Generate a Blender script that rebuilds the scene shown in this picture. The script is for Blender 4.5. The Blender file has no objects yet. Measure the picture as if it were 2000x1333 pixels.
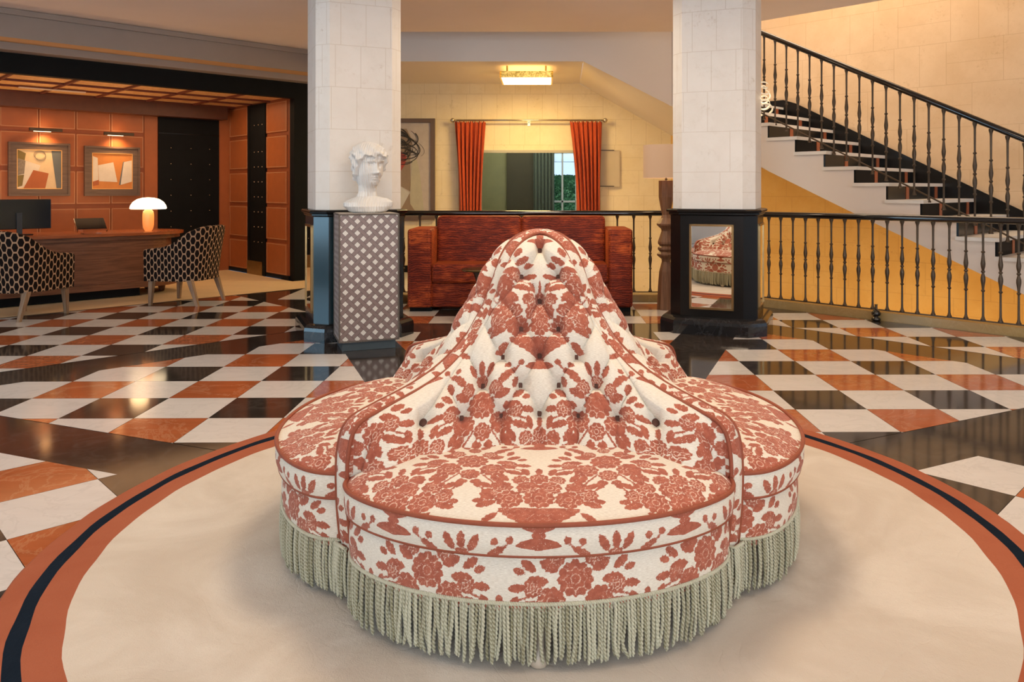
import bpy, bmesh, math, random
import numpy as np
from mathutils import Vector, Matrix

random.seed(7)
rng = np.random.RandomState(11)
SC = bpy.context.scene
COL = SC.collection
pi = math.pi
H = 1.23                      # eye height
R2 = math.sqrt(2)

# ------------------------------------------------------------------ camera
cam_d = bpy.data.cameras.new('camera')
cam_d.sensor_width = 36
cam_d.lens = 27.0
cam_d.shift_x = -0.030
cam_d.shift_y = -0.1482
cam_d.clip_end = 200
cam = bpy.data.objects.new('camera', cam_d)
COL.objects.link(cam)
cam.location = (0, 0, H)
cam.rotation_euler = (pi/2, 0, 0)
SC.camera = cam

# ------------------------------------------------------------------ world / exposure
SC.view_settings.view_transform = 'Standard'
SC.view_settings.look = 'None'
SC.view_settings.gamma = 1
SC.view_settings.use_curve_mapping = False
SC.view_settings.exposure = 0.0
W = bpy.data.worlds.new('world')
SC.world = W
W.use_nodes = True
W.node_tree.nodes['Background'].inputs[0].default_value = (0.62, 0.78, 1.0, 1)
W.node_tree.nodes['Background'].inputs[1].default_value = 1.3

def area(name, loc, rot, size, power, col, sy=None, spread=pi):
    d = bpy.data.lights.new(name, 'AREA')
    d.energy = power; d.color = col; d.size = size
    if sy: d.shape = 'RECTANGLE'; d.size_y = sy
    d.spread = spread
    o = bpy.data.objects.new(name, d); COL.objects.link(o)
    o.location = loc; o.rotation_euler = rot
    return o
def point(name, loc, power, col, r=0.05):
    d = bpy.data.lights.new(name, 'POINT')
    d.energy = power; d.color = col; d.shadow_soft_size = r
    o = bpy.data.objects.new(name, d); COL.objects.link(o); o.location = loc
    return o
def spot(name, loc, target, power, col, ang=1.6, blend=0.8, r=0.03):
    d = bpy.data.lights.new(name, 'SPOT')
    d.energy = power; d.color = col; d.spot_size = ang; d.spot_blend = blend; d.shadow_soft_size = r
    o = bpy.data.objects.new(name, d); COL.objects.link(o); o.location = loc
    o.rotation_euler = (Vector(target)-Vector(loc)).to_track_quat('-Z', 'Y').to_euler()
    return o

DAY = (0.62, 0.80, 1.0)
WARM = (1.0, 0.72, 0.42)
SOFT = (1.0, 0.78, 0.56)
# area lights standing in for unbuilt windows: three behind the camera, one at left
for wx in (-1.4, 1.7, 4.8):
    area('rear_daylight_area', (wx, -2.9, 1.6), (-pi/2, pi, 0), 1.9, 142, DAY, 2.4)
area('daylight_side_window', (-7.3, 2.6, 1.6), (pi/2, 0, -pi/2), 2.6, 110, (0.42, 0.74, 1.0), 2.4)
# ceiling lamps of the lobby (all above the top edge of the frame)
for lx, ly, lw in ((-1.9, 1.2, 14), (1.9, 1.2, 18), (-1.9, 4.6, 16), (1.9, 4.6, 20), (0.0, 3.1, 42), (4.6, 3.4, 24), (-4.8, 4.4, 16)):
    area('ceiling_lamp_light', (lx, ly, 2.98), (0, 0, 0), 0.7, lw, SOFT)
area('gallery_ceiling_light', (0.0, 6.8, 2.98), (0, 0, 0), 0.5, 26, (1.0, .80, .58))
# the open stairwell
area('stairwell_lamp_light', (3.0, 8.6, 5.3), (0, 0, 0), 2.4, 150, (1.0, 0.80, 0.58))
area('stairwell_lower_light', (1.6, 8.9, -1.2), (math.radians(112), 0, 0), 1.6, 13, (1.0, 0.66, 0.25), 1.0)
area('stairwell_lower_right_light', (3.5, 7.5, -0.9), (math.radians(112), 0, math.radians(-45)), 1.8, 24, (1.0, 0.66, 0.25), 0.8)

# ------------------------------------------------------------------ node helper
class X:
    def __init__(s, nt, k): s.nt, s.k = nt, k
    def _m(s, op, o=None, o2=None):
        n = s.nt.nodes.new('ShaderNodeMath'); n.operation = op
        for i, a in enumerate((s, o, o2)):
            if a is None: continue
            if isinstance(a, X): s.nt.links.new(a.k, n.inputs[i])
            else: n.inputs[i].default_value = float(a)
        return X(s.nt, n.outputs[0])
    def __add__(s, o): return s._m('ADD', o)
    __radd__ = __add__
    def __sub__(s, o): return s._m('SUBTRACT', o)
    def __rsub__(s, o): return (s*-1)+o
    def __mul__(s, o): return s._m('MULTIPLY', o)
    __rmul__ = __mul__
    def __truediv__(s, o): return s._m('DIVIDE', o)
    def abs(s): return s._m('ABSOLUTE')
    def lt(s, o): return s._m('LESS_THAN', o)
    def gt(s, o): return s._m('GREATER_THAN', o)
    def mn(s, o): return s._m('MINIMUM', o)
    def mx(s, o): return s._m('MAXIMUM', o)
    def fl(s): return s._m('FLOOR')
    def fr(s): return s._m('FRACT')
    def sin(s): return s._m('SINE')
    def mod(s, o): return s._m('FLOORED_MODULO', o)
    def pp(s, o): return s._m('PINGPONG', o)
    def step(s, a, b):
        n = s.nt.nodes.new('ShaderNodeMapRange'); n.interpolation_type = 'SMOOTHSTEP'
        s.nt.links.new(s.k, n.inputs[0])
        n.inputs[1].default_value = a; n.inputs[2].default_value = b
        return X(s.nt, n.outputs[0])

class M:
    """small material builder"""
    def __init__(s, name):
        s.m = bpy.data.materials.new(name); s.m.use_nodes = True
        s.nt = s.m.node_tree; s.b = s.nt.nodes['Principled BSDF']
    def uv(s):
        n = s.nt.nodes.new('ShaderNodeTexCoord')
        sp = s.nt.nodes.new('ShaderNodeSeparateXYZ'); s.nt.links.new(n.outputs['UV'], sp.inputs[0])
        s.uvk = n.outputs['UV']; s.obk = n.outputs['Object']
        return X(s.nt, sp.outputs[0]), X(s.nt, sp.outputs[1])
    def vec(s, x, y, z=0):
        n = s.nt.nodes.new('ShaderNodeCombineXYZ')
        for i, a in enumerate((x, y, z)):
            if isinstance(a, X): s.nt.links.new(a.k, n.inputs[i])
            else: n.inputs[i].default_value = a
        return n.outputs[0]
    def noise(s, scale, detail=3, rough=.55, vec=None, dist=0, out=0):
        n = s.nt.nodes.new('ShaderNodeTexNoise')
        n.inputs['Scale'].default_value = scale; n.inputs['Detail'].default_value = detail
        n.inputs['Roughness'].default_value = rough; n.inputs['Distortion'].default_value = dist
        if vec is None:
            t = s.nt.nodes.new('ShaderNodeTexCoord'); vec = t.outputs['Object']
        s.nt.links.new(vec, n.inputs['Vector'])
        return X(s.nt, n.outputs[out])
    def voro(s, scale, vec=None, feature='F1', out=0, rand=1):
        n = s.nt.nodes.new('ShaderNodeTexVoronoi'); n.feature = feature
        n.inputs['Scale'].default_value = scale; n.inputs['Randomness'].default_value = rand
        if vec is None:
            t = s.nt.nodes.new('ShaderNodeTexCoord'); vec = t.outputs['Object']
        s.nt.links.new(vec, n.inputs['Vector'])
        return X(s.nt, n.outputs[out])
    def mix(s, f, a, b):
        n = s.nt.nodes.new('ShaderNodeMix'); n.data_type = 'RGBA'
        s.nt.links.new(f.k, n.inputs[0])
        for i, c in ((6, a), (7, b)):
            if isinstance(c, tuple): n.inputs[i].default_value = (*c[:3], 1)
            else: s.nt.links.new(c, n.inputs[i])
        return n.outputs[2]
    def col(s, c):
        if isinstance(c, tuple): s.b.inputs['Base Color'].default_value = (*c[:3], 1)
        else: s.nt.links.new(c, s.b.inputs['Base Color'])
        return s
    def p(s, **kw):
        for k, v in kw.items():
            i = s.b.inputs[{'rough': 'Roughness', 'metal': 'Metallic', 'spec': 'Specular IOR Level', 'sheen': 'Sheen Weight',
                 'coat': 'Coat Weight', 'trans': 'Transmission Weight', 'ior': 'IOR', 'sr': 'Sheen Roughness', 'cr': 'Coat Roughness', 'es': 'Emission Strength'}[k]]
            if isinstance(v, X): s.nt.links.new(v.k, i)
            else: i.default_value = v
        return s
    def emit(s, c, st):
        s.b.inputs['Emission Color'].default_value = (*c, 1); s.b.inputs['Emission Strength'].default_value = st; return s
    def bump(s, h, dist, strength=1.0):
        n = s.nt.nodes.new('ShaderNodeBump'); n.inputs['Distance'].default_value = dist; n.inputs['Strength'].default_value = strength
        s.nt.links.new(h.k, n.inputs['Height']); s.nt.links.new(n.outputs[0], s.b.inputs['Normal']); return s

def plain(name, c, rough=.5, metal=0, var=0.12, scale=6, **kw):
    m = M(name); c = tuple(c)
    n = m.noise(scale, 4)
    m.col(m.mix(n, tuple(v*(1-var) for v in c), tuple(min(1, v*(1+var)) for v in c))).p(rough=rough, metal=metal, **kw)
    return m.m

# ------------------------------------------------------------------ materials
def marble(name, base, vein, rough, vs=.5, tone=.15):
    m = M(name); u, v = m.uv()
    n1 = m.noise(3.0, 6, .65, dist=1.5)
    vn = (n1-.5).abs().step(0.0, .035)
    w = m.noise(14, 5, .6, vec=m.vec(u*.25, v*1.0))
    c1 = m.mix(w, tuple(x*(1-tone) for x in base), tuple(min(1, x*(1+tone)) for x in base))
    m.col(m.mix(vn*vs+(1-vs), vein, c1)).p(rough=rough)
    return m.m
m_white = marble('white_marble', (.66, .63, .60), (.46, .44, .42), .19, .25, .10)
m_black = marble('black_marble', (.030, .024, .021), (.16, .13, .11), .09, .22, .4)
m_red = marble('red_marble', (.40, .105, .035), (.60, .33, .18), .11, .28, .32)
m_blackbase = marble('black_plinth_marble', (.012, .012, .013), (.10, .10, .10), .10, .15, .4)
m_kerb = marble('yellow_kerb_marble', (.36, .24, .095), (.46, .33, .15), .25, .3, .2)
m_tread = plain('white_stair_marble', (.74, .70, .64), .3)

def parchment(name, a, b, line, rough=.6, sc=1.0):
    m = M(name); u, v = m.uv()
    # irregular squares: two interleaved scales of brick courses
    vv = v/(.42*sc); row = vv.fl()
    uu = u/(.50*sc)+row*.37+(row*1.7).sin()*.3
    du = (uu.fr()-.5).abs(); dv = (vv.fr()-.5).abs()
    cell = (uu.fl()*12.9898+row*78.233).sin()*43758.5
    h = cell.fr()
    du2 = ((uu*2).fr()-.5).abs()
    dv2 = ((vv*2).fr()-.5).abs()
    e1 = du.gt(.493).mx(dv.gt(.492))
    e2 = du2.gt(.487)*h.gt(.55)
    e3 = dv2.gt(.485)*h.lt(.28)
    e = e1.mx(e2).mx(e3)
    n = m.noise(2.2, 6, .62)
    n2 = m.noise(26, 4, .7).step(.52, .75)
    n3 = m.noise(3.5, 3, .5).step(.5, .68)
    c = m.mix(n.step(.32, .68), a, b)
    c = m.mix(h*.25, c, b)
    c = m.mix(n2*n3*.6, c, line)
    c = m.mix(m.noise(7, 6, .75, dist=.8).step(.5, .8)*.35, c, tuple((p_+q_)/2 for p_, q_ in zip(a, line)))
    c = m.mix(e*.38, c, line)
    m.col(c).p(rough=rough).bump(e*-1+n2*.3, .002, .5)
    return m.m
m_col = parchment('cream_parchment_tile', (.77, .73, .67), (.83, .80, .75), (.52, .43, .33), sc=.82)
m_wallY = parchment('lamp_tinted_parchment_tile', (.68, .54, .32), (.74, .61, .40), (.42, .29, .14), sc=.9)  # pillar parchment with the lamp's warm tint put into the colour
m_wallA = parchment('warm_lit_parchment_tile', (.60, .34, .085), (.66, .41, .13), (.38, .20, .05), sc=.9)  # same parchment, the well's deep warm light put into the colour
m_wallS = parchment('stair_parchment_tile', (.64, .45, .26), (.72, .53, .33), (.48, .30, .15), sc=1.15)
m_ceil = plain('ceiling_paint', (.82, .70, .63), .8, var=.06, scale=1.5)
m_plaster = plain('white_plaster', (.74, .66, .59), .75, var=.03, scale=2)
m_grey = plain('taupe_beam_paint', (.33, .27, .235), .6, var=.05)
m_cove = plain('warm_lit_soffit', (.58, .34, .16), .6, var=.05)  # warm light on the beam's underside put into the colour
m_blackw = plain('black_lacquer', (.006, .006, .006), .25, var=.3, spec=.3)
m_blackmat = plain('black_matt_panel', (.007, .0075, .008), .6, var=.3, spec=.12)
m_bluerefl = plain('blue_reflection_lacquer', (.010, .030, .040), .22, var=.2, coat=.35, cr=.12)  # black lacquer; the window's blue reflection is put into the colour
m_gold = plain('gilt_metal', (.38, .26, .12), .28, 1, var=.2, scale=20)
m_brass = plain('polished_brass', (.80, .56, .20), .15, 1)
m_iron = plain('dark_bronze_iron', (.080, .056, .036), .42, .5, var=.3, scale=30)
m_rail = plain('black_gloss_handrail', (.008, .007, .007), .12, coat=.5)
m_mirror = M('mirror_glass').col((.93, .94, .93)).p(rough=.01, metal=1).m
m_steel = plain('nickel_metal', (.55, .48, .38), .3, 1)
m_leatherW = plain('stitched_tan_leather', (.37, .105, .028), .45, var=.14, scale=9)
m_leatherG = plain('tan_leather_band', (.26, .065, .018), .5, var=.14, scale=9)
m_stitch = plain('cream_stitching', (.62, .42, .24), .8)
m_darkwood = plain('dark_walnut_cornice', (.10, .032, .014), .4, var=.35, scale=12)
m_stud = plain('steel_stud', (.75, .68, .52), .25, 1)
m_beadred = plain('red_ceiling_rib', (.16, .035, .018), .5)
def burl():
    m = M('burl_veneer'); n = m.noise(12, 5, .7, dist=1.2)
    m.col(m.mix(n.step(.3, .7), (.62, .33, .12), (.86, .54, .25))).p(rough=.5); return m.m
m_burl = burl()
def wood(name, a, b, rough=.35, sc=1.0, along='u'):
    m = M(name); u, v = m.uv()
    vec = m.vec(u*2*sc, v*30*sc) if along == 'u' else m.vec(u*30*sc, v*2*sc)
    n = m.noise(1.5, 6, .6, vec=vec, dist=.6)
    m.col(m.mix(n.step(.3, .7), a, b)).p(rough=rough); return m.m
m_desk = wood('walnut_desk_veneer', (.125, .045, .020), (.24, .095, .045))
m_desktop = wood('red_desk_top', (.30, .075, .022), (.42, .12, .04), .22)
m_lampwood = wood('carved_walnut', (.14, .065, .032), (.27, .135, .07), .5, 1, 'v')
m_legwood = wood('weathered_oak_leg', (.20, .12, .07), (.36, .24, .15), .5, 1, 'v')
m_frame = wood('taupe_wood_frame', (.10, .062, .045), (.155, .10, .072), .45)
m_frame2 = plain('brown_picture_frame', (.115, .070, .045), .45)
m_pgold = plain('gold_slip', (.85, .50, .18), .35, .6)
m_cord = plain('rust_piping_cord', (.27, .062, .026), .7, var=.2, scale=60)
m_button = plain('covered_button', (.10, .04, .025), .8, var=.4, scale=60)
m_shade = M('linen_lamp_shade').col((.50, .36, .26)).p(rough=.9).emit((1, .58, .30), .16).m
def curtain_m(name, c, c2):
    m = M(name); u, v = m.uv(); n = m.noise(120, 2, vec=m.vec(u, v*.2))
    m.col(m.mix(n, c, c2)).p(rough=.7, sheen=.08, spec=.25); return m.m
m_curt = curtain_m('rust_curtain', (.36, .046, .012), (.47, .072, .018))
m_gcurt = curtain_m('green_curtain', (.10, .13, .095), (.16, .19, .14))
m_groom = plain('olive_room_wall', (.26, .25, .12), .8)
m_groomd = plain('dark_olive_panel', (.06, .05, .022), .6)
m_glow = M('lit_diffuser').col((1, .95, .85)).emit((1, .93, .74), 4.0).m
m_goldglow = M('hammered_gold_glass')
_n = m_goldglow.noise(45, 4, .7)
m_goldglow.col(m_goldglow.mix(_n.step(.35, .65), (.30, .17, .02), (.95, .70, .22))).p(rough=.3, metal=.7).emit((1, .62, .12), .25)
m_goldglow = m_goldglow.m
m_domeglow = M('opal_glass_dome').col((1, .9, .75)).emit((1, .80, .50), 3.0).m
m_amber = M('amber_glass').col((.85, .35, .12)).p(rough=.25).emit((1, .30, .06), .55).m
m_clear = M('clear_acrylic').col((.95, .95, .95)).p(rough=.02, trans=1, ior=1.45).m
m_screen = plain('black_screen', (.006, .008, .012), .12)
m_table = plain('black_bronze_table', (.020, .013, .010), .3)
m_tabletop = plain('dark_bronze_top', (.10, .075, .035), .18, .6)
m_leaf = plain('ivy_leaves', (.05, .16, .05), .5, var=.5, scale=12)
m_ext = plain('outside_beam', (.55, .62, .68), .7)
m_pane = M('window_glass').col((.9, .97, 1)).p(rough=.02, trans=1, ior=1.02).m
def bustm():
    m = M('white_plaster_bust'); m.col((.74, .74, .72)).p(rough=.45); return m.m
m_bust = bustm()
m_ribbon = M('white_paper_ribbon').col((.85, .78, .66)).p(rough=.5).emit((1, .8, .5), .25).m

def carpet_m(name, c, c2, bd=.004):
    m = M(name)
    big = m.noise(1.6, 4, .6, dist=1.5); fine = m.noise(260, 2, .6)
    lines = (m.noise(2.2, 3, .5, dist=1.2)-.5).abs().step(.0, .012)
    c_ = m.mix(big.step(.3, .7), c, c2)
    c_ = m.mix((fine-.3)*.7, c_, tuple(x*.80 for x in c))
    m.col(c_).p(rough=.95, sheen=.0, spec=.08).bump(fine*.35+lines*.12+m.noise(30, 3)*.6, bd, .9)
    return m.m
m_rugc = carpet_m('cream_rug_pile', (.68, .61, .52), (.56, .48, .39))
m_rugr = carpet_m('terracotta_rug_pile', (.40, .125, .065), (.35, .10, .05))
m_rugn = carpet_m('navy_rug_pile', (.006, .012, .022), (.010, .018, .032))
m_carp = carpet_m('cream_reception_carpet', (.72, .55, .34), (.66, .50, .31), .002)
m_carpd = plain('carpet_edge_line', (.10, .06, .03), .9)

def toile():
    m = M('rust_floral_toile'); u, v = m.uv()
    a = m.nt.nodes.new('ShaderNodeAttribute'); a.attribute_name = 'motif'
    d = X(m.nt, a.outputs['Fac'])
    uvz = m.vec(u, v)
    d = d+(m.noise(110, 4, .8, vec=uvz)-.5)*.015+(m.noise(320, 2, .6, vec=uvz)-.5)*.004
    red = 1-d.step(-.0008, .0008)
    ia = m.nt.nodes.new('ShaderNodeAttribute'); ia.attribute_name = 'inkline'
    ink = X(m.nt, ia.outputs['Fac'])+(m.noise(260, 3, .7, vec=uvz)-.5)*.006
    ink = (1-ink.step(.0004, .0022))*m.noise(17, 3, .6, vec=uvz).step(.40, .52)
    sp = m.voro(240, vec=uvz)
    speck = sp.lt(.20)*m.noise(30, 2, vec=uvz).step(.47, .56)
    tone = m.noise(40, 4, .75, vec=uvz)
    weave = m.noise(1, 2, .6, vec=m.vec(u*90, v*900))
    weave2 = m.noise(1, 2, .6, vec=m.vec(u*900, v*90))
    redc = m.mix(tone.step(.3, .7), (.28, .062, .034), (.43, .120, .068))
    redc = m.mix(weave*.30, redc, (.52, .20, .13))
    redc = m.mix(speck*.75, redc, (.80, .62, .48))
    redc = m.mix(ink*.8, redc, (.78, .58, .44))
    creamc = m.mix(weave.step(.3, .75), (.64, .57, .46), (.84, .78, .67))
    creamc = m.mix(m.noise(240, 3, .8, vec=uvz).gt(.70)*m.noise(14, 2, vec=uvz).step(.45, .6)*.6, creamc, (.50, .16, .09))
    m.col(m.mix(red, creamc, redc)).p(rough=.85, sheen=.12, spec=.2).bump(weave+weave2, .0008, .5)
    return m.m
m_toile = toile()

def fringe_m():
    m = M('sage_rope_fringe')
    a = m.nt.nodes.new('ShaderNodeAttribute'); a.attribute_name = 'strand'
    r = X(m.nt, a.outputs['Fac'])
    c = m.mix(r.step(.0, 1.0), (.17, .14, .06), (.66, .63, .47))
    c = m.mix(m.noise(300, 2)*.5, c, (.20, .20, .12))
    m.col(c).p(rough=.85, sheen=.2); return m.m
m_fringe = fringe_m()

def velvet():
    m = M('crushed_rust_velvet'); u, v = m.uv()
    big = m.noise(2.2, 3, .5, vec=m.vec(u, v))
    wob = m.noise(5, 4, .6, vec=m.vec(u*1.5, v*2.2))
    w = ((v*270+wob*20+m.noise(26, 2, vec=m.vec(u, v))*1.5)*1.0).sin()
    w = (w*.5+.5)
    n = m.noise(9, 4, .65, vec=m.vec(u*.8, v*3))
    k = (w*.26+n*1.15-.60+big*.9).step(.22, 1.05)
    c = m.mix(k, (.085, .009, .005), (.38, .052, .015))
    c = m.mix((big*1.0+n*.6-.35).step(.45, .8)*k*.75, c, (.80, .17, .030))  # orange glints on the crushed nap put into the colour
    m.col(c).p(rough=.6, sheen=.6, sr=.4, spec=.25).bump(w, .004, .5)
    m.b.inputs['Sheen Tint'].default_value = (1, .22, .05, 1)
    return m.m
m_velvet = velvet()

def hexm():
    m = M('black_hexagon_cut_velvet'); u, v = m.uv()
    A, B = .080, .092           # column and row pitch
    def hexd(uu, vv):
        x = (uu/A-(uu/A+.5).fl()).abs(); y = (vv/B-(vv/B+.5).fl()).abs()
        return y.mx((x*3+y)*.5)
    d1 = hexd(u, v); d2 = hexd(u+A*.5, v+B*.5)
    A2 = A
    d = d1.mn(d2)
    ln = d.step(.40, .425)
    n = m.noise(60, 2)
    c = m.mix(ln, (.007, .004, .003), (.50, .31, .19))
    c = m.mix(n*.25, c, (.02, .01, .008))
    m.col(c).p(rough=.8, sheen=.0, spec=.15).bump(ln*-1, .002, .5)
    return m.m
m_hex = hexm()

def lattice():
    m = M('woven_lattice_panel'); u, v = m.uv()
    P = .0634
    a = (u+v)/(P*R2)*1.0; b = (u-v)/(P*R2)*1.0
    fa = (a.fr()-.5).abs(); fb = (b.fr()-.5).abs()     # 0 centre of band, .5 between
    wd = .245
    ba = fa.lt(wd); bb = fb.lt(wd)
    par = (a.fl()+b.fl()).mod(2).lt(.5)
    # which band is on top
    both = ba*bb
    topa = ba*(1-both)+both*par
    topb = bb*(1-both)+both*(1-par)
    st_a = ((fa*26).fr()-.5).abs().gt(.30); st_b = ((fb*26).fr()-.5).abs().gt(.30)
    edge_a = fa.gt(wd-.035); edge_b = fb.gt(wd-.035)
    line = topa*(st_a*.35).mx(edge_a)+topb*(st_b*.35).mx(edge_b)
    band = topa.mx(topb)
    c = m.mix(band, (.72, .70, .66), (.27, .205, .195))
    c = m.mix(line*.8, c, (.035, .022, .022))
    m.col(c).p(rough=.35).bump(band, .001, .4)
    return m.m
m_lattice = lattice()
m_latedge = plain('braided_edge_cord', (.12, .10, .085), .6, var=.6, scale=90)
m_slate = plain('blue_grey_plinth', (.06, .085, .10), .3)
def artm(name, c, c2=None, sc=9):
    m = M(name); n = m.noise(sc, 5, .7)
    c2 = c2 or tuple(x*.7 for x in c)
    m.col(m.mix(n, c2, c)).p(rough=.7); return m.m

# ------------------------------------------------------------------ mesh helper
class MB:
    def __init__(s): s.v = []; s.f = []; s.mi = []; s.uvs = None; s.att = {}
    def add(s, vs, fs, mi=0):
        o = len(s.v); s.v.extend([tuple(x) for x in vs])
        s.f.extend([tuple(i+o for i in f) for f in fs]); s.mi.extend([mi]*len(fs)); return s
    def box(s, c, d, rz=0, mi=0, top=None):
        x, y, z = d[0]/2, d[1]/2, d[2]/2; tx = ty = 1
        if top: tx, ty = top
        P = [(-x, -y, -z), (x, -y, -z), (x, y, -z), (-x, y, -z), (-x*tx, -y*ty, z), (x*tx, -y*ty, z), (x*tx, y*ty, z), (-x*tx, y*ty, z)]
        ca, sa = math.cos(rz), math.sin(rz)
        P = [(c[0]+a*ca-b*sa, c[1]+a*sa+b*ca, c[2]+e) for a, b, e in P]
        return s.add(P, [(3, 2, 1, 0), (4, 5, 6, 7), (0, 1, 5, 4), (1, 2, 6, 5), (2, 3, 7, 6), (3, 0, 4, 7)], mi)
    def prism(s, poly, z0, z1, mi=0):
        n = len(poly); P = [(a, b, z0) for a, b in poly]+[(a, b, z1) for a, b in poly]
        F = [tuple(range(n))[::-1], tuple(range(n, 2*n))]+[(i, (i+1) % n, n+(i+1) % n, n+i) for i in range(n)]
        return s.add(P, F, mi)
    def extrude(s, pts, vec, mi=0):
        """closed 3-D polygon pushed along vec"""
        n = len(pts); vec = Vector(vec)
        P = [tuple(p) for p in pts]+[tuple(Vector(p)+vec) for p in pts]
        F = [tuple(range(n))[::-1], tuple(range(n, 2*n))]+[(i, (i+1) % n, n+(i+1) % n, n+i) for i in range(n)]
        return s.add(P, F, mi)
    def lathe(s, prof, c=(0, 0, 0), n=24, mi=0, cap=True):
        P = []; F = []; k = len(prof)
        for r, z in prof:
            for i in range(n):
                a = 2*pi*i/n; P.append((c[0]+r*math.cos(a), c[1]+r*math.sin(a), c[2]+z))
        for j in range(k-1):
            for i in range(n):
                F.append((j*n+i, j*n+(i+1) % n, (j+1)*n+(i+1) % n, (j+1)*n+i))
        if cap: F.append(tuple(range(n))[::-1]); F.append(tuple((k-1)*n+i for i in range(n)))
        return s.add(P, F, mi)
    def tube(s, pts, r, n=8, mi=0, closed=False):
        pts = [Vector(p) for p in pts]; k = len(pts); P = []; F = []
        up = Vector((0, 0, 1)); prev = None
        for j, p in enumerate(pts):
            if closed: t = pts[(j+1) % k]-pts[j-1]
            else: t = pts[min(j+1, k-1)]-pts[max(j-1, 0)]
            t.normalize()
            if prev is None:
                a = t.cross(up)
                if a.length < .1: a = t.cross(Vector((1, 0, 0)))
                a.normalize()
            else:
                a = prev-t*prev.dot(t)
                a.normalize()
            prev = a; b = t.cross(a)
            rr = r[j] if isinstance(r, (list, tuple)) else r
            for i in range(n):
                an = 2*pi*i/n; P.append(p+a*math.cos(an)*rr+b*math.sin(an)*rr)
        for j in range(k if closed else k-1):
            j2 = (j+1) % k
            for i in range(n): F.append((j*n+i, j*n+(i+1) % n, j2*n+(i+1) % n, j2*n+i))
        if not closed: F.append(tuple(range(n))[::-1]); F.append(tuple((k-1)*n+i for i in range(n)))
        return s.add(P, F, mi)
    def grid(s, P, mi=0, wrap=False, flip=False):
        """P numpy (rows, cols, 3)"""
        a, b = P.shape[:2]; o = len(s.v)
        s.v.extend(map(tuple, P.reshape(-1, 3).tolist()))
        bb = b if wrap else b-1
        for i in range(a-1):
            for j in range(bb):
                j2 = (j+1) % b
                f = (o+i*b+j, o+i*b+j2, o+(i+1)*b+j2, o+(i+1)*b+j)
                s.f.append(f[::-1] if flip else f); s.mi.append(mi)
        return s
    def rbox(s, c, d, r, rz=0, seg=3, mi=0, taper=None):
        bm = bmesh.new(); bmesh.ops.create_cube(bm, size=1)
        for v in bm.verts: v.co = Vector((v.co.x*d[0], v.co.y*d[1], v.co.z*d[2]))
        bmesh.ops.bevel(bm, geom=list(bm.edges), offset=r, segments=seg, profile=.6, affect='EDGES')
        bm.verts.index_update()
        ca, sa = math.cos(rz), math.sin(rz); P = []
        for v in bm.verts:
            a, b, e = v.co
            if taper: a, b, e = taper(a, b, e)
            P.append((c[0]+a*ca-b*sa, c[1]+a*sa+b*ca, c[2]+e))
        F = [tuple(v.index for v in f.verts) for f in bm.faces]
        bm.free(); return s.add(P, F, mi)

XF = {}
def xf(o):
    m = Matrix.Identity(4)
    while o is not None:
        m = (Matrix.Translation(o.location) @ o.rotation_euler.to_matrix().to_4x4()) @ m
        o = o.parent
    return m
def build(mb, name, mats, parent=None, smooth=False, local=False, uv=None, att=None, sub=0):
    me = bpy.data.meshes.new(name)
    V = mb.v
    if parent is not None and not local:
        inv = xf(parent).inverted()
        V = [tuple(inv @ Vector(p)) for p in V]
    me.from_pydata(V, [], mb.f)
    if not isinstance(mats, (list, tuple)): mats = [mats]
    for m in mats: me.materials.append(m)
    if len(mats) > 1: me.polygons.foreach_set('material_index', mb.mi)
    # UVs in metres
    nl = len(me.loops); li = np.empty(nl, 'i'); me.loops.foreach_get('vertex_index', li)
    if uv is not None:
        U = np.asarray(uv, dtype='f')[li]
    else:
        co = np.array(V, dtype='f')[li]
        npoly = len(me.polygons); nr = np.empty(npoly*3, 'f'); me.polygons.foreach_get('normal', nr); nr = nr.reshape(-1, 3)
        lt = np.empty(npoly, 'i'); me.polygons.foreach_get('loop_total', lt)
        N = np.repeat(nr, lt, axis=0)
        h = np.hypot(N[:, 0], N[:, 1])+1e-9
        flat = np.abs(N[:, 2]) > .75
        u = np.where(flat, co[:, 0], (-N[:, 1]*co[:, 0]+N[:, 0]*co[:, 1])/h)
        v = np.where(flat, co[:, 1], co[:, 2])
        U = np.stack([u, v], 1).astype('f')
    me.uv_layers.new(name='UVMap').data.foreach_set('uv', U.ravel())
    if att:
        for k, a in att.items():
            at = me.attributes.new(k, 'FLOAT', 'POINT'); at.data.foreach_set('value', np.asarray(a, dtype='f'))
    if smooth:
        me.polygons.foreach_set('use_smooth', [True]*len(me.polygons))
        if smooth != True:
            me.set_sharp_from_angle(angle=math.radians(smooth))
    me.update()
    o = bpy.data.objects.new(name, me); COL.objects.link(o)
    if parent is not None: o.parent = parent
    if sub:
        md = o.modifiers.new('sub', 'SUBSURF'); md.levels = sub; md.render_levels = sub
    return o
def thing(name, label, cat, loc=(0, 0, 0), rz=0, group=None):
    o = bpy.data.objects.new(name, None); COL.objects.link(o)
    o.location = loc; o.rotation_euler = (0, 0, rz)
    o['label'] = label; o['category'] = cat
    if group: o['group'] = group
    return o
def tag(o, label, cat, group=None):
    o['label'] = label; o['category'] = cat
    if group: o['group'] = group
    return o
def struct(o):
    o['kind'] = 'structure'; return o
def child_copy(src, parent, loc=(0, 0, 0), rz=0, name=None):
    c = src.copy(); COL.objects.link(c); c.parent = parent; c.location = loc; c.rotation_euler = (0, 0, rz)
    return c

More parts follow.
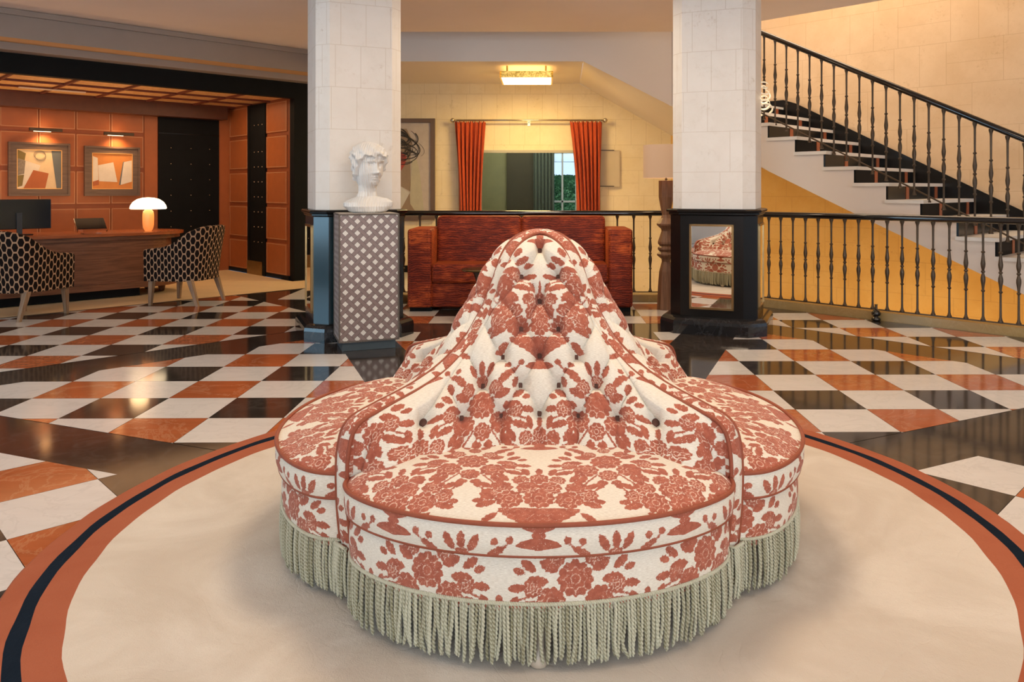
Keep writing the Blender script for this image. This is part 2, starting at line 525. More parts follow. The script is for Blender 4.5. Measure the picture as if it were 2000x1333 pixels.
# ------------------------------------------------------------------ FLOOR
def clip(poly, a, b, c):
    """keep a*x+b*y<=c"""
    out = []
    for i in range(len(poly)):
        p, q = poly[i], poly[(i+1) % len(poly)]
        dp = a*p[0]+b*p[1]-c; dq = a*q[0]+b*q[1]-c
        if dp <= 0: out.append(p)
        if (dp < 0 < dq) or (dq < 0 < dp):
            t = dp/(dp-dq); out.append((p[0]+(q[0]-p[0])*t, p[1]+(q[1]-p[1])*t))
    return out
def side(p, q, keep_left=True):
    """half plane left of p->q"""
    dx, dy = q[0]-p[0], q[1]-p[1]
    a, b = dy, -dx; c = a*p[0]+b*p[1]
    return (a, b, c) if keep_left else (-a, -b, -c)
fl = MB()
G = .0012
def tiles(org, ang, planes, su, colf, bbox, sv=None):
    sv = sv or su
    ca, sa = math.cos(ang), math.sin(ang)
    for i in range(-22, 22):
        for j in range(-22, 22):
            q = [(i*su+G, j*sv+G), ((i+1)*su-G, j*sv+G), ((i+1)*su-G, (j+1)*sv-G), (i*su+G, (j+1)*sv-G)]
            q = [(org[0]+a*ca-b*sa, org[1]+a*sa+b*ca) for a, b in q]
            if max(p[0] for p in q) < bbox[0] or min(p[0] for p in q) > bbox[1] or max(p[1] for p in q) < bbox[2] or min(p[1] for p in q) > bbox[3]: continue
            for pl in planes:
                q = clip(q, *pl)
                if len(q) < 3: break
            if len(q) < 3: continue
            fl.add([(a, b, 0) for a, b in q], [tuple(range(len(q)))], colf(i, j))
WHT, BLK, RED = 0, 1, 2
BB = (-7.5, 7, -3, 9)
# j here grows away from the camera: cell j' = -(j+1)
tiles((-2.2198, 6.1242), .0116, [(-1, 1, 8.22), side((-1.50, 5.80), (-1.233, 5.139), False), side((-2.95, 4.174), (-1.604, 3.646))], .4005,
      lambda i, j: WHT if (i-(j+1)) % 2 == 0 else (BLK if (j+1) % 2 == 0 else RED), BB)
tiles((-3.4399, 7.6774), .0154, [(1, -1, -8.82), (-1, 1, 12.5), (1, 1, 5.35)], .4005,
      lambda i, j: (BLK if (j+1) % 2 == 0 else RED) if (i-(j+1)) % 2 == 0 else WHT, (-7.5, 7, -3, 13))
tiles((1.4005, 5.892), .0063, [(1, 1, 8.44), side((1.577, 6.34), (1.07, 5.014)), side((2.707, 4.32), (1.685, 3.82), False)], .4005,
      lambda i, j: WHT if (i-(j+1)) % 2 == 0 else (BLK if (j+1) % 2 == 1 else RED), BB)
tiles((3.04, 6.405), 0, [(-1, -1, -9.05), (1, 1, 10.30), (0, 1, 8.36), (-1, 0, -1.75)], .411,
      lambda i, j: WHT if (i+j) % 2 == 0 else (RED if j % 2 == 0 else BLK), BB)
tiles((-1.05, 7.04), 0, [(-1, -1, 100), (1, 0, 1.62), (0, -1, -7.04), (0, 1, 8.36), (-1, 0, 1.62)], .40,
      lambda i, j: WHT if (i+j) % 2 == 0 else (RED if j % 2 == 0 else BLK), BB)
# centre star field between the two black diagonals, mostly under the rug
tiles((-1.05, 6.62), .02, [side((-1.02, 5.80), (-.753, 5.139)), side((1.097, 6.34), (.59, 5.014), False), (0, 1, 6.62), (0, -1, -3.0)], .4,
      lambda i, j: WHT if (i+j) % 2 == 0 else (RED if j % 2 == 0 else BLK), BB)
def frontcol(i, j):
    return WHT if (i+j) % 2 == 0 else (RED if i % 2 == 0 else BLK)
# front fields laid at 45 degrees
tiles((( .575-3.235)/R2, (.575+3.235)/R2), pi/4, [side((-2.532, 3.583), (-1.659, 3.243), False), (1, 0, 0)], .395, frontcol, BB, .404)
tiles(((3.515-.837)/R2, (3.515+.837)/R2), -pi/4+pi/2, [side((2.314, 3.693), (1.644, 3.361)), (-1, 0, 0)], .41,
      lambda i, j: WHT if (i+j) % 2 == 0 else (RED if j % 2 == 1 else BLK), BB, .40)
# dark marble bed that shows as the black bands and keeps the stairwell open
bed = [
    [(-8, -3.5), (7, -3.5), (7, 3.3), (4.6, 5.75), (1.95, 8.40), (-1.70, 8.40), (-8, 8.40)],
    [(-8, 8.40), (-1.70, 8.40), (-1.70, 9.5), (-3.2, 9.5), (-3.2, 10.5), (-8, 10.5)],
]
for b in bed: fl.prism(b, -.16, -.0012, BLK)
struct(build(fl, 'floor', [m_white, m_black, m_red]))

# carpet of the reception alcove (lies over the stone from the metal edge line onward)
def uvp(u, v, z=0): return ((u-v)/R2, (u+v)/R2, z)
mb = MB()
e0, e1 = 12.5/R2, 11.9
for q in ((-.6, 5.4, e0, 9.60), (-1.1, 4.88, 9.60, 11.66)):
    P = [uvp(q[0], q[2]), uvp(q[1], q[2]), uvp(q[1], q[3]), uvp(q[0], q[3])]
    mb.prism([(a, b) for a, b, c in P], 0.0002, .003, 0)
P = [uvp(-.6, e0-.02), uvp(5.4, e0-.02), uvp(5.4, e0), uvp(-.6, e0)]
mb.prism([(a, b) for a, b, c in P], 0.0002, .0035, 1)
tag(build(mb, 'carpet', [m_carp, m_carpd]), 'plain cream fitted carpet spread under the reception desk', 'carpet')

# ------------------------------------------------------------------ ROUND RUG
RC = (0.0, 2.83)
mb = MB()
n = 180; rad = [0, .5, 1.0, 1.50, 1.59, 1.632, 1.70, 1.715]; zz = [.014, .014, .014, .014, .0135, .0135, .013, .0005]
Pg = np.zeros((len(rad), n, 3))
for i, (r, z) in enumerate(zip(rad, zz)):
    for j in range(n):
        a = 2*pi*j/n; wob = 0.002*math.sin(a*23+i)+.0015*math.sin(a*41+i*2)
        Pg[i, j] = (RC[0]+(r+wob*(i > 2))*math.cos(a), RC[1]+(r+wob*(i > 2))*math.sin(a), z)
o_ = 0
for i in range(len(rad)-1):
    mb.grid(Pg[i:i+2], mi=[0, 0, 0, 1, 2, 1, 1][i], wrap=True)
tag(build(mb, 'round_rug', [m_rugc, m_rugr, m_rugn], smooth=False),
    'large round cream rug with terracotta and navy border under the banquette', 'rug')

# ------------------------------------------------------------------ FABRIC MOTIF
TW, TH = .385, .46
def flower(u, v, cx, cy, R, n=8, ph=0, amp=.10):
    dx, dy = u-cx, v-cy; r = np.hypot(dx, dy); a = np.arctan2(dy, dx)
    return r-R*(1-amp+amp*np.abs(np.cos(n*a*.5+ph))*2*.8)
def leaf(u, v, cx, cy, L, Wd, ang):
    dx, dy = u-cx, v-cy; c, s = math.cos(ang), math.sin(ang)
    x = (dx*c+dy*s)-L/2; y = -dx*s+dy*c
    t = np.clip(1-(2*x/L)**2, 0, 1)
    w = Wd*t**.7*(1+.12*np.cos(x*2*pi/(L*.28)))
    d = np.abs(y)-w
    return np.where(np.abs(x) > L/2, np.hypot(np.abs(x)-L/2, y)+.0005, d)
def seg(u, v, ax, ay, bx, by, w):
    px, py = u-ax, v-ay; bx_, by_ = bx-ax, by-ay
    t = np.clip((px*bx_+py*by_)/(bx_*bx_+by_*by_), 0, 1)
    return np.hypot(px-bx_*t, py-by_*t)-w
def put(d, dk, gap=.0045):
    return np.minimum(np.maximum(d, -(dk-gap)), dk)
def wrap(a, w): return (a+w/2) % w-w/2
def motif(u, v):
    u = np.asarray(u, float); v = np.asarray(v, float)
    # A: urn with bouquet, mirrored about its axis
    a = wrap(u, TW); b = wrap(v, TH); a = np.abs(a)
    d = np.full_like(a, .05)
    # urn: scalloped bowl, stem, foot
    w = np.interp(b, [-.125, -.118, -.105, -.095, -.082, -.072, -.05, -.03, -.018, -.012], [.0, .055, .05, .016, .014, .04, .075, .098, .106, .10])
    bowl = np.where((b > -.124) & (b < -.012), a-w-.003*np.cos(b*500), np.maximum(np.abs(b+.068)-.056, a-.1)+.004)
    d = put(d, bowl)
    for cx, cy, R, n in ((0, .125, .026, 10), (.05, .118, .022, 9), (.132, .045, .024, 9), (.030, .078, .030, 9), (.098, .078, .026, 8), (.078, .025, .035, 11), (0, .03, .040, 12)):
        d = put(d, flower(a, b, cx, cy, R, n))
    for cx, cy, L, Wd, an in ((.112, .015, .055, .011, -.35), (.125, .075, .045, .010, .55), (.085, .11, .05, .010, 1.0), (.03, .145, .045, .010, 1.2),
                              (.108, -.03, .05, .009, -.7), (.0, .15, .04, .009, 1.57), (.145, .02, .03, .009, -.1)):
        d = put(d, leaf(a, b, cx, cy, L, Wd, an), .003)
    d = np.minimum(d, seg(a, b, .145, .06, .178, .10, .0022)); d = np.minimum(d, flower(a, b, .180, .105, .008, 5))
    # B: rose with sprays, half-drop
    a2 = np.abs(wrap(u+TW/2, TW)); b2 = wrap(v+TH/2, TH)
    e = np.full_like(a2, .05)
    for cx, cy, R, n in ((.062, -.055, .035, 10), (.0, -.085, .026, 9), (.108, -.022, .022, 8), (.0, .0, .043, 12), (.048, .052, .022, 8), (.0, .085, .018, 8)):
        e = put(e, flower(a2, b2, cx, cy, R, n, .4))
    for cx, cy, L, Wd, an in ((.045, .02, .05, .012, .5), (.068, -.005, .055, .012, .05), (.095, -.06, .05, .011, -.3), (.06, -.09, .055, .012, -.9),
                              (.02, -.11, .045, .011, -1.4), (.06, .065, .055, .011, .9), (.02, .095, .05, .010, 1.1), (.10, .02, .045, .010, .6),
                              (.10, .05, .04, .009, 1.2), (.125, -.02, .045, .010, -.1), (.0, .1, .045, .010, 1.57), (.128, .015, .03, .008, .3)):
        e = put(e, leaf(a2, b2, cx, cy, L, Wd, an), .003)
    for s_ in ((.04, .04, .095, .10), (.08, -.03, .15, -.055), (.03, -.08, .07, -.135), (.09, .09, .12, .125)):
        e = np.minimum(e, seg(a2, b2, *s_, .0018))
    for cx, cy in ((.098, .105), (.155, -.058), (.072, -.14), (.122, .13), (.085, .125), (.14, -.075)):
        e = np.minimum(e, flower(a2, b2, cx, cy, .0085, 5))
    return np.minimum(d, e)
FLA = ((0, .125, .026), (.05, .118, .022), (.132, .045, .024), (.030, .078, .030), (.098, .078, .026), (.078, .025, .035), (0, .03, .040))
FLB = ((.062, -.055, .035), (.0, -.085, .026), (.108, -.022, .022), (.0, .0, .043), (.048, .052, .022), (.0, .085, .018))
def detail(u, v):
    """distance to the engraved lines inside the printed flowers and the urn"""
    u = np.asarray(u, float); v = np.asarray(v, float)
    out = np.full_like(u, .03)
    for (du, dv, L) in ((0, 0, FLA), (TW/2, TH/2, FLB)):
        a = np.abs(wrap(u+du, TW)); b = wrap(v+dv, TH)
        for cx, cy, R in L:
            dx, dy = a-cx, b-cy; r = np.hypot(dx, dy); an = np.arctan2(dy, dx)
            ring = np.abs(r-R*(.60+.07*np.cos(an*8)))+(r > R)*.02
            ring2 = np.abs(r-R*.28)+(r > R)*.02
            ray = np.abs(np.sin(an*4))*r*.25+(r > R*.95)*.02+(r < R*.62)*.02
            out = np.minimum(out, np.minimum(np.minimum(ring, ring2), ray))
        if du == 0:
            inside = (b > -.075) & (b < -.012) & (a < .10)
            out = np.where(inside, np.minimum(out, np.abs(((b+.012+.004*np.cos(a*300)) % .018)-.009)+.0004), out)
    return out
def fab(u, v): return {'motif': motif(u, v)-.0012, 'inkline': detail(u, v)}

# ------------------------------------------------------------------ BANQUETTE
bq = thing('borne_settee', 'round four-sided tufted settee in rust and cream floral fabric on the round rug', 'sofa', (-.010, RC[1], .014))
ZB = .014
def cr(pts, n=8):
    """Catmull-Rom through points"""
    pts = [np.array(p, float) for p in pts]; out = []
    P = [2*pts[0]-pts[1]]+pts+[2*pts[-1]-pts[-2]]
    for i in range(1, len(P)-2):
        for k in range(n):
            t = k/n; a, b, c, d = P[i-1:i+3]
            out.append(.5*((2*b)+(-a+c)*t+(2*a-5*b+4*c-d)*t*t+(-a+3*b-3*c+d)*t**3))
    out.append(pts[-1]); return np.array(out)
# divider profile along its diagonal: (distance from centre, height)
DP = cr([(.800, .15), (.812, .25), (.818, .34), (.818, .42), (.812, .475), (.797, .520), (.765, .548), (.70, .567), (.64, .582), (.56, .603), (.49, .628), (.43, .657),
         (.375, .694), (.33, .732), (.29, .78), (.255, .828), (.225, .880), (.195, .943), (.165, .995), (.130, 1.034), (.09, 1.058), (.045, 1.071), (.0, 1.076)], 8)
top_i = np.argmax(DP[:, 1] > .40)
def Dz(r):  # height of the crest at distance r
    q = DP[top_i:][::-1]
    return np.interp(r, q[:, 0], q[:, 1])
HT = .029                                     # half thickness of the divider
def yb(x):
    xs = np.sqrt(x*x+.03**2)-.010
    return -(xs+HT*R2)
def zb(x):
    xs = np.sqrt(x*x+.03**2)-.010
    return Dz(np.minimum(R2*xs+HT, .806))-.004
AX, BZ, Z0 = .061, .0835, .512
def yq(x):
    ax = np.abs(x)
    return np.maximum(-(.43+.10*(ax/.32)**1.75), -.640)
buttons = []
def panel_surface(x, s):
    z0 = .33
    ztop = zb(x); y1 = yb(x); bl_ = np.clip((np.abs(x)-.42)/.12, 0, 1); bl_ = bl_*bl_*(3-2*bl_)
    y0 = yq(x)*(1-bl_)+(y1-.004)*bl_
    z = z0+s*(ztop-z0)
    sc = np.clip((z-.40)/(ztop-.40+1e-6), 0, 1)
    y = y0+(y1-y0)*sc**1.05
    return x, y, z
def make_panel():
    nx, ns = 400, 250
    # denser sampling across, even in x
    xs = np.linspace(-.548, .548, nx); ss = np.linspace(0, 1, ns)
    Xg, Sg = np.meshgrid(xs, ss)
    x, y, z = panel_surface(Xg, Sg)
    P = np.stack([x, y, z], -1)
    # normal of the base surface
    du = np.gradient(P, axis=1); dv = np.gradient(P, axis=0)
    N = np.cross(du, dv); N /= np.linalg.norm(N, axis=-1, keepdims=True)+1e-9
    N[N[..., 1] > 0] *= -1
    zt = zb(Xg)
    edge = np.clip((zt-z)/.055, 0, 1)
    edgex = np.clip((.548-np.abs(x))/.06, 0, 1)
    w = (z-Z0)/BZ; k = x/AX
    p = (k+w)/2; q = (k-w)/2
    dia = (np.abs(np.sin(pi*p)*np.sin(pi*q)))**.30
    plt = (np.abs(np.sin(pi*k/2)))**.30
    low = np.clip(-w*3, 0, 1)
    puff = dia*(1-low)+plt*low
    # region where folds exist
    hw = np.interp(z, [.33, .51, .60, .68, .77, .85, .93, 1.05], [.40, .40, .32, .26, .20, .17, .14, .10])
    reg = np.clip((hw-np.abs(x))/.05+.5, 0, 1)
    puff = puff*reg+(1-reg)*1.0
    # quiet band just under the crest still carries the button folds a little
    disp = .029*puff*np.sqrt(np.clip(edge, 0, 1))*np.sqrt(edgex)
    roll = .014*np.sqrt(np.clip(edge, 0, 1))*np.sqrt(edgex)
    disp = disp+roll
    rows = [(0, (-6, -4, -2, 0, 2, 4, 6)), (1, (-3, -1, 1, 3)), (2, (-2, 0, 2)), (3, (-1, 1)), (4, (0,)), (5, (-1, 1)), (6, (0,))]
    for j, ks in rows:
        for kk in ks:
            bx, bz = kk*AX*(1.0 if abs(kk) < 6 else .97), Z0+j*BZ
            if bz > zb(np.array(bx))-.03: continue
            g = np.exp(-((x-bx)**2+(z-bz)**2)/(2*.015**2))
            disp = disp-.032*g
            if abs(kk) == 6 or True: buttons.append((bx, bz))
    P2 = P+N*disp[..., None]
    # buttons sit on the displaced surface
    bl = []
    for bx, bz in buttons:
        i = np.argmin((x-bx)**2+(z-bz)**2); i = np.unravel_index(i, x.shape)
        bl.append((P2[i], N[i]))
    # UV: x, arc length up the middle
    arc = np.concatenate([[0], np.cumsum(np.hypot(np.diff(y[:, nx//2]), np.diff(z[:, nx//2])))])
    V = np.concatenate([np.zeros((1, nx)), np.cumsum(np.sqrt(np.diff(y, axis=0)**2+np.diff(z, axis=0)**2), 0)], 0)
    U = x*1.04
    return P2, U, V-.50, bl
P2, U, V, bl = make_panel()
mb = MB(); mb.grid(P2)
mb.v = [(a, b, c-ZB) for a, b, c in mb.v]
vv = V*1.02
pan = build(mb, 'tufted_backrest', m_toile, bq, smooth=True, local=True, uv=np.stack([U.ravel(), V.ravel()], 1), att=fab(U.ravel(), vv.ravel()+.05))
# button template
mb = MB(); mb.lathe([(.0005, .007), (.008, .006), (.0135, .002), (.014, -.006)], n=12)
btm = bpy.data.meshes.new('button'); btm.from_pydata(mb.v, [], mb.f); btm.materials.append(m_button)
btm.polygons.foreach_set('use_smooth', [True]*len(btm.polygons))
# seat cushion -----------------------------------------------------
PHM = math.radians(43.1)
def lobe_r(a, r): return r*(1-.070*np.abs(a)**3.6-.048*np.abs(a)**14)
def outer(a, r):
    ph = a*PHM; rr = lobe_r(a, r); return rr*np.sin(ph), -rr*np.cos(ph)
def cushion():
    na, nb = 420, 150
    a = np.linspace(-1, 1, na)
    b = np.linspace(0, 1, nb)
    A_, B_ = np.meshgrid(a, b)
    ox, oy = outer(A_, .915)
    ix = A_*.50; iy = yq(ix)+.07
    e = B_
    x = ox+(ix-ox)*e; y = oy+(iy-oy)*e
    z = .392+.052*(1-(1-np.clip(e/.75, 0, 1))**2.6)*(1-np.abs(A_)**5*.7)-.006*np.abs(A_)**4
    z += .004*np.sin(x*9+y*3)*np.clip(e*5, 0, 1)
    # side
    zs = np.linspace(.312, .392, 20)
    A2, Zs = np.meshgrid(a, zs)
    rr = .915+.010*np.sin(pi*(Zs-.312)/.08)
    sx, sy = outer(A2, 1.0); sx = sx*rr; sy = sy*rr
    P = np.concatenate([np.stack([sx, sy, Zs], -1), np.stack([x, y, z], -1)], 0)
    U = np.concatenate([A2*PHM*.9*1.0, x], 0); V = np.concatenate([Zs-.392-.905+.30, y+.30], 0)
    return P, U, V
P, U, V = cushion()
mb = MB(); mb.grid(P); mb.v = [(a, b, c-ZB) for a, b, c in mb.v]
cus = build(mb, 'seat_cushion', m_toile, bq, smooth=60, local=True, uv=np.stack([U.ravel(), V.ravel()], 1), att=fab(U.ravel(), V.ravel()+.08))
def base():
    na = 420; a = np.linspace(-1, 1, na); zs = np.linspace(.165, .312, 40)
    A2, Zs = np.meshgrid(a, zs); rr = .893+.012*np.sin(pi*np.clip((Zs-.15)/.17, 0, 1))
    sx, sy = outer(A2, 1.0)
    return np.stack([sx*rr, sy*rr, Zs], -1), A2*PHM*.9, Zs
P, U, V = base()
mb = MB(); mb.grid(P); mb.v = [(a, b, c-ZB) for a, b, c in mb.v]
bas = build(mb, 'seat_base', m_toile, bq, smooth=60, local=True, uv=np.stack([U.ravel(), V.ravel()], 1), att=fab(U.ravel()+.10, V.ravel()-.02))
def lobe_cord(z, r, rad):
    pts = []
    for a in np.linspace(-1, 1, 120):
        x, y = outer(np.array(a), r); pts.append((float(x), float(y), z-ZB-.006*abs(a)**4*(z > .35)))
    mb = MB(); mb.tube(pts, rad, 8); return mb
c1 = build(lobe_cord(.394, .921, .0065), 'cushion_piping', m_cord, bq, smooth=True, local=True)
c2 = build(lobe_cord(.313, .912, .0055), 'base_piping', m_cord, bq, smooth=True, local=True)
# back panel piping (bell shape) that runs down both divider corners
pts = []
for x in np.linspace(.598, 0, 120): pts.append((x, float(yb(x)), float(zb(np.array(x)))))
low = [(.600, -.600-HT*R2+.0, z) for z in np.linspace(.16, .43, 10)]
d45 = np.array([1, -1])/R2; nrm = np.array([-1, -1])/R2     # diagonal to the right front, normal to the front side
def dp(r, off, z): q = d45*r+nrm*off; return (q[0], q[1], z)
side_pts = [dp(r, HT, z) for r, z in DP if R2*0+r > .052]
k0 = len(side_pts)
right = [(p[0], p[1], p[2]) for p in side_pts]
# join smoothly over the top
left = [(-p[0], p[1], p[2]) for p in right][::-1]
bell = right+[(0, -HT*R2-.004, 1.071)]+left
mb = MB(); mb.tube([(a, b, c-ZB) for a, b, c in bell], .0062, 8)
c3 = build(mb, 'backrest_piping', m_cord, bq, smooth=True, local=True)
# divider: domed band between two piping lines, towards the right front
DP = np.stack([np.interp(np.linspace(0, len(DP)-1, 360), np.arange(len(DP)), DP[:, q]) for q in (0, 1)], 1)
na = len(DP); nb = 17
offs = np.linspace(-1, 1, nb)
P = np.zeros((na, nb, 3)); U = np.zeros((na, nb)); V = np.zeros((na, nb))
arc = np.concatenate([[0], np.cumsum(np.hypot(np.diff(DP[:, 0]), np.diff(DP[:, 1])))])
tan = np.gradient(DP, axis=0); tan /= np.linalg.norm(tan, axis=1, keepdims=True)
for i in range(na):
    nx_, nz_ = tan[i, 1], -tan[i, 0]
    for j, o in enumerate(offs):
        dome = .010*(1-o*o)
        r = DP[i, 0]+nx_*dome; z = DP[i, 1]+nz_*dome
        P[i, j] = dp(r, o*HT, z)
        U[i, j] = o*HT*1.1; V[i, j] = arc[i]
fineP = []
mb = MB(); mb.grid(P, flip=True)
# cheeks under the band, behind the padding
Pc = np.zeros((na, 2, 3))
for sgn in (-1, 1):
    for i in range(na):
        Pc[i, 0] = dp(DP[i, 0], sgn*HT, DP[i, 1]); Pc[i, 1] = dp(min(DP[i, 0], .60), sgn*HT, min(DP[i, 1], .50))
    mb.grid(Pc, flip=(sgn > 0))
mb.v = [(a, b, c-ZB) for a, b, c in mb.v]
uvd = np.array([(u, v) for u, v in zip(U.ravel(), V.ravel())]+[(p[0], p[2]) for p in mb.v[na*nb:]])
div = build(mb, 'divider_band', m_toile, bq, smooth=60, local=True, uv=uvd, att=fab(uvd[:, 0]+.055, uvd[:, 1]+.1))
# bullion fringe of one quarter
def fringe():
    mb = MB(); att = []
    path = []
    for a in np.linspace(-1, 1, 400):
        x, y = outer(np.array(a), .899); path.append((float(x), float(y)))
    # across the divider end on the right
    for o in np.linspace(HT*.9, -HT*.9, 10):
        q = d45*.822+nrm*o; path.append((q[0], q[1]))
    path = np.array(path); L = np.concatenate([[0], np.cumsum(np.hypot(*np.diff(path, axis=0).T))])
    n = int(L[-1]/.0088)
    rr = np.random.RandomState(3)
    for i in range(n):
        l = (i+.5)/n*L[-1]; x = np.interp(l, L, path[:, 0]); y = np.interp(l, L, path[:, 1])
        r = math.hypot(x, y); ox, oy = x/r, y/r; tx, ty = -oy, ox
        lay = rr.choice([0, .004, .008]); length = .150+rr.uniform(-.012, .008)
        sw = rr.normal(0, .0045); sw2 = rr.normal(0, .004); ph = rr.uniform(0, 6)
        if rr.rand() < .06: sw += rr.choice([-1, 1])*.012
        tone = rr.rand()
        K = 46; n8 = 8; P = []
        for k in range(K):
            t = k/(K-1); z = .186-t*length
            off = sw*t**1.5+sw2*math.sin(t*5+ph)*t
            cx = x+tx*off-ox*(lay-.004)+ox*.004*math.sin(pi*t); cy = y+ty*off-oy*(lay-.004)+oy*.004*math.sin(pi*t)
            fl_ = 1.0 if t < .96 else .6
            for m_ in range(n8):
                an = 2*pi*m_/n8
                rad = .0043*fl_*(1+.30*math.cos(2*(an-z*290)))
                P.append((cx+ox*math.sin(an)*rad+tx*math.cos(an)*rad, cy+oy*math.sin(an)*rad+ty*math.cos(an)*rad, z-ZB))
                att.append(min(1, max(0, tone*.6+.30*math.cos(2*(an-z*290))+.25)))  # groove shade of the twist put into the strand colour
        F = [(k*n8+m_, k*n8+(m_+1) % n8, (k+1)*n8+(m_+1) % n8, (k+1)*n8+m_) for k in range(K-1) for m_ in range(n8)]
        F.append(tuple((K-1)*n8+m_ for m_ in range(n8)))
        mb.add(P, [f[::-1] for f in F])
    # heading braid: two twisted cords
    for q in (0, 1):
        pts = []
        for l in np.linspace(0, L[-1], 700):
            x = np.interp(l, L, path[:, 0]); y = np.interp(l, L, path[:, 1]); r = math.hypot(x, y)
            ph = l*520+q*pi
            pts.append((x*(1+(.004+.0025*math.sin(ph))/r), y*(1+(.004+.0025*math.sin(ph))/r), .188+.0028*math.cos(ph)-ZB))
        n0 = len(mb.v); mb.tube(pts, .0030, 6); att.extend([.8]*(len(mb.v)-n0))
    return mb, att
mbf, attf = fringe()
fri = build(mbf, 'bullion_fringe', m_fringe, bq, smooth=True, local=True, att={'strand': attf})
fri['kind'] = 'stuff'
mb = MB(); mb.lathe([(.012, .0), (.022, .006), (.026, .02), (.022, .036), (.014, .045), (.016, .10), (.016, .16)], n=20)
foot = build(mb, 'foot', plain('pale_turned_foot', (.5, .42, .33), .4), bq, smooth=True, local=True)
foot.location = (0, -.872, 0)
parts = [pan, cus, bas, c1, c2, c3, div, fri]
for q in range(4):
    ang = q*pi/2
    if q:
        for s_ in parts:
            c = child_copy(s_, bq, (0, 0, 0), ang)
            if s_ is fri: c['kind'] = 'stuff'
        child_copy(foot, bq, (.872*math.sin(ang), -.872*math.cos(ang), 0), ang)
    for pnt, nn in bl:
        b = bpy.data.objects.new('button', btm); COL.objects.link(b); b.parent = bq
        ca, sa = math.cos(ang), math.sin(ang)
        p_ = Vector((pnt[0]*ca-pnt[1]*sa, pnt[0]*sa+pnt[1]*ca, pnt[2]-ZB))
        n_ = Vector((nn[0]*ca-nn[1]*sa, nn[0]*sa+nn[1]*ca, nn[2]))
        b.location = p_+n_*.004
        b.rotation_euler = n_.to_track_quat('Z', 'Y').to_euler()
# hidden deck that closes the seats from below
mb = MB(); mb.lathe([(.78, .16), (.78, .30)], n=64); mb.v = [(a, b, c-ZB) for a, b, c in mb.v]
build(mb, 'inner_frame', m_blackmat, bq, local=True)

# ------------------------------------------------------------------ PILLARS
def octo(cx, cy, th, a, b):
    """octagon: main faces at distance a with half length b, turned by th"""
    d = (math.cos(th), math.sin(th)); n = (-math.sin(th), math.cos(th))
    L = [(a, -b), (a, b), (b, a), (-b, a), (-a, b), (-a, -b), (-b, -a), (b, -a)]
    return [(cx+p*d[0]+q*n[0], cy+p*d[1]+q*n[1]) for p, q in L]
def pillar(cx, cy, th, label, zt, mirrors):
    t = thing('pillar', label, 'pillar', (cx, cy, 0))
    mb = MB(); mb.prism(octo(cx, cy, th, .352, .255), 1.05, zt); build(mb, 'shaft', m_col, t)
    mb = MB(); mb.prism(octo(cx, cy, th, .37, .265), .13, 1.03); build(mb, 'pedestal', m_bluerefl if th > 0 else m_blackw, t)
    # cap moulding
    mb = MB()
    prof = [(.372, 1.005), (.385, 1.015), (.385, 1.028), (.402, 1.036), (.405, 1.050), (.395, 1.060), (.352, 1.064)]
    rings = []
    for a, z in prof:
        rings.append([(x, y, z) for x, y in octo(cx, cy, th, a, a*.715)])
    mb.grid(np.array(rings), wrap=True); build(mb, 'cap_moulding', m_blackw, t)
    # rounded marble base
    prof = [(.450, .0), (.452, .085), (.446, .112), (.428, .132), (.405, .140), (.36, .141)]
    rings = [[(x, y, z) for x, y in octo(cx, cy, th, a, a*.69)] for a, z in prof]
    mb = MB(); mb.grid(np.array(rings), wrap=True); build(mb, 'marble_base', m_blackbase, t)
    for k in mirrors:      # k: quarter turn of the face
        an = th+k*pi/2
        n = Vector((math.sin(an), -math.cos(an), 0)); d = Vector((math.cos(an), math.sin(an), 0))
        c = Vector((cx, cy, 0))+n*.37
        w, z0, z1 = .168, .225, .915
        fr = MB()
        for s_ in (-1, 1):
            q = c+d*s_*(w+.009)+n*.006; fr.box((q.x, q.y, (z0+z1)/2), (.018, .016, z1-z0+.036), an)
        for zc in (z0-.009, z1+.009):
            q = c+n*.006; fr.box((q.x, q.y, zc), (2*w+.036, .016, .018), an)
        f = build(fr, 'mirror_frame', m_gold, t)
        mr = MB(); q = c+n*.004; mr.box((q.x, q.y, (z0+z1)/2), (2*w, .006, z1-z0), an)
        build(mr, 'mirror', m_mirror, t)
    return t
pR = pillar(1.566, 6.87, math.radians(-21), 'cream tiled pillar on black pedestal with gilt mirror, right of the red sofa', 3.02, (0, 1, 3))
pL = pillar(-1.64, 6.66, math.radians(24), 'cream tiled pillar behind the marble-white bust', 3.02, (3, 1, 2))

# ------------------------------------------------------------------ WALLS, CEILINGS, STAIRWELL
K1, K2, YW, YF = 11.0, 13.3, 11.40, 9.42
CZ = 3.02
mb = MB()
mb.prism([(-8, -3.2), (7, -3.2), (7, 3.48), (1.76, 8.72), (-8, 8.72)], CZ, CZ+.14)
mb.prism([(-8, 8.72), (-2.10, 8.72), (-2.10, 10.5), (-8, 10.5)], CZ, CZ+.14)
struct(build(mb, 'ceiling', m_ceil))
# stairwell upper ceiling
mb = MB(); mb.prism([(-4, 8.5), (1.9, 8.5), (8, 2.5), (10, 4), (10, 13.2), (-4, 13.2)], 5.5, 5.6); struct(build(mb, 'ceiling_stairwell', m_ceil))
# ceiling edge faces toward the well: upstand
mb = MB(); mb.extrude([(-3, 8.72, CZ+.14), (1.76, 8.72, CZ+.14), (1.76, 8.72, 5.5), (-3, 8.72, 5.5)], (0, -.1, 0))
mb.extrude([(1.76, 8.72, CZ+.14), (7.5, 2.98, CZ+.14), (7.5, 2.98, 5.5), (1.76, 8.72, 5.5)], (-.07, -.07, 0))
struct(build(mb, 'wall_upper_floor', m_plaster))
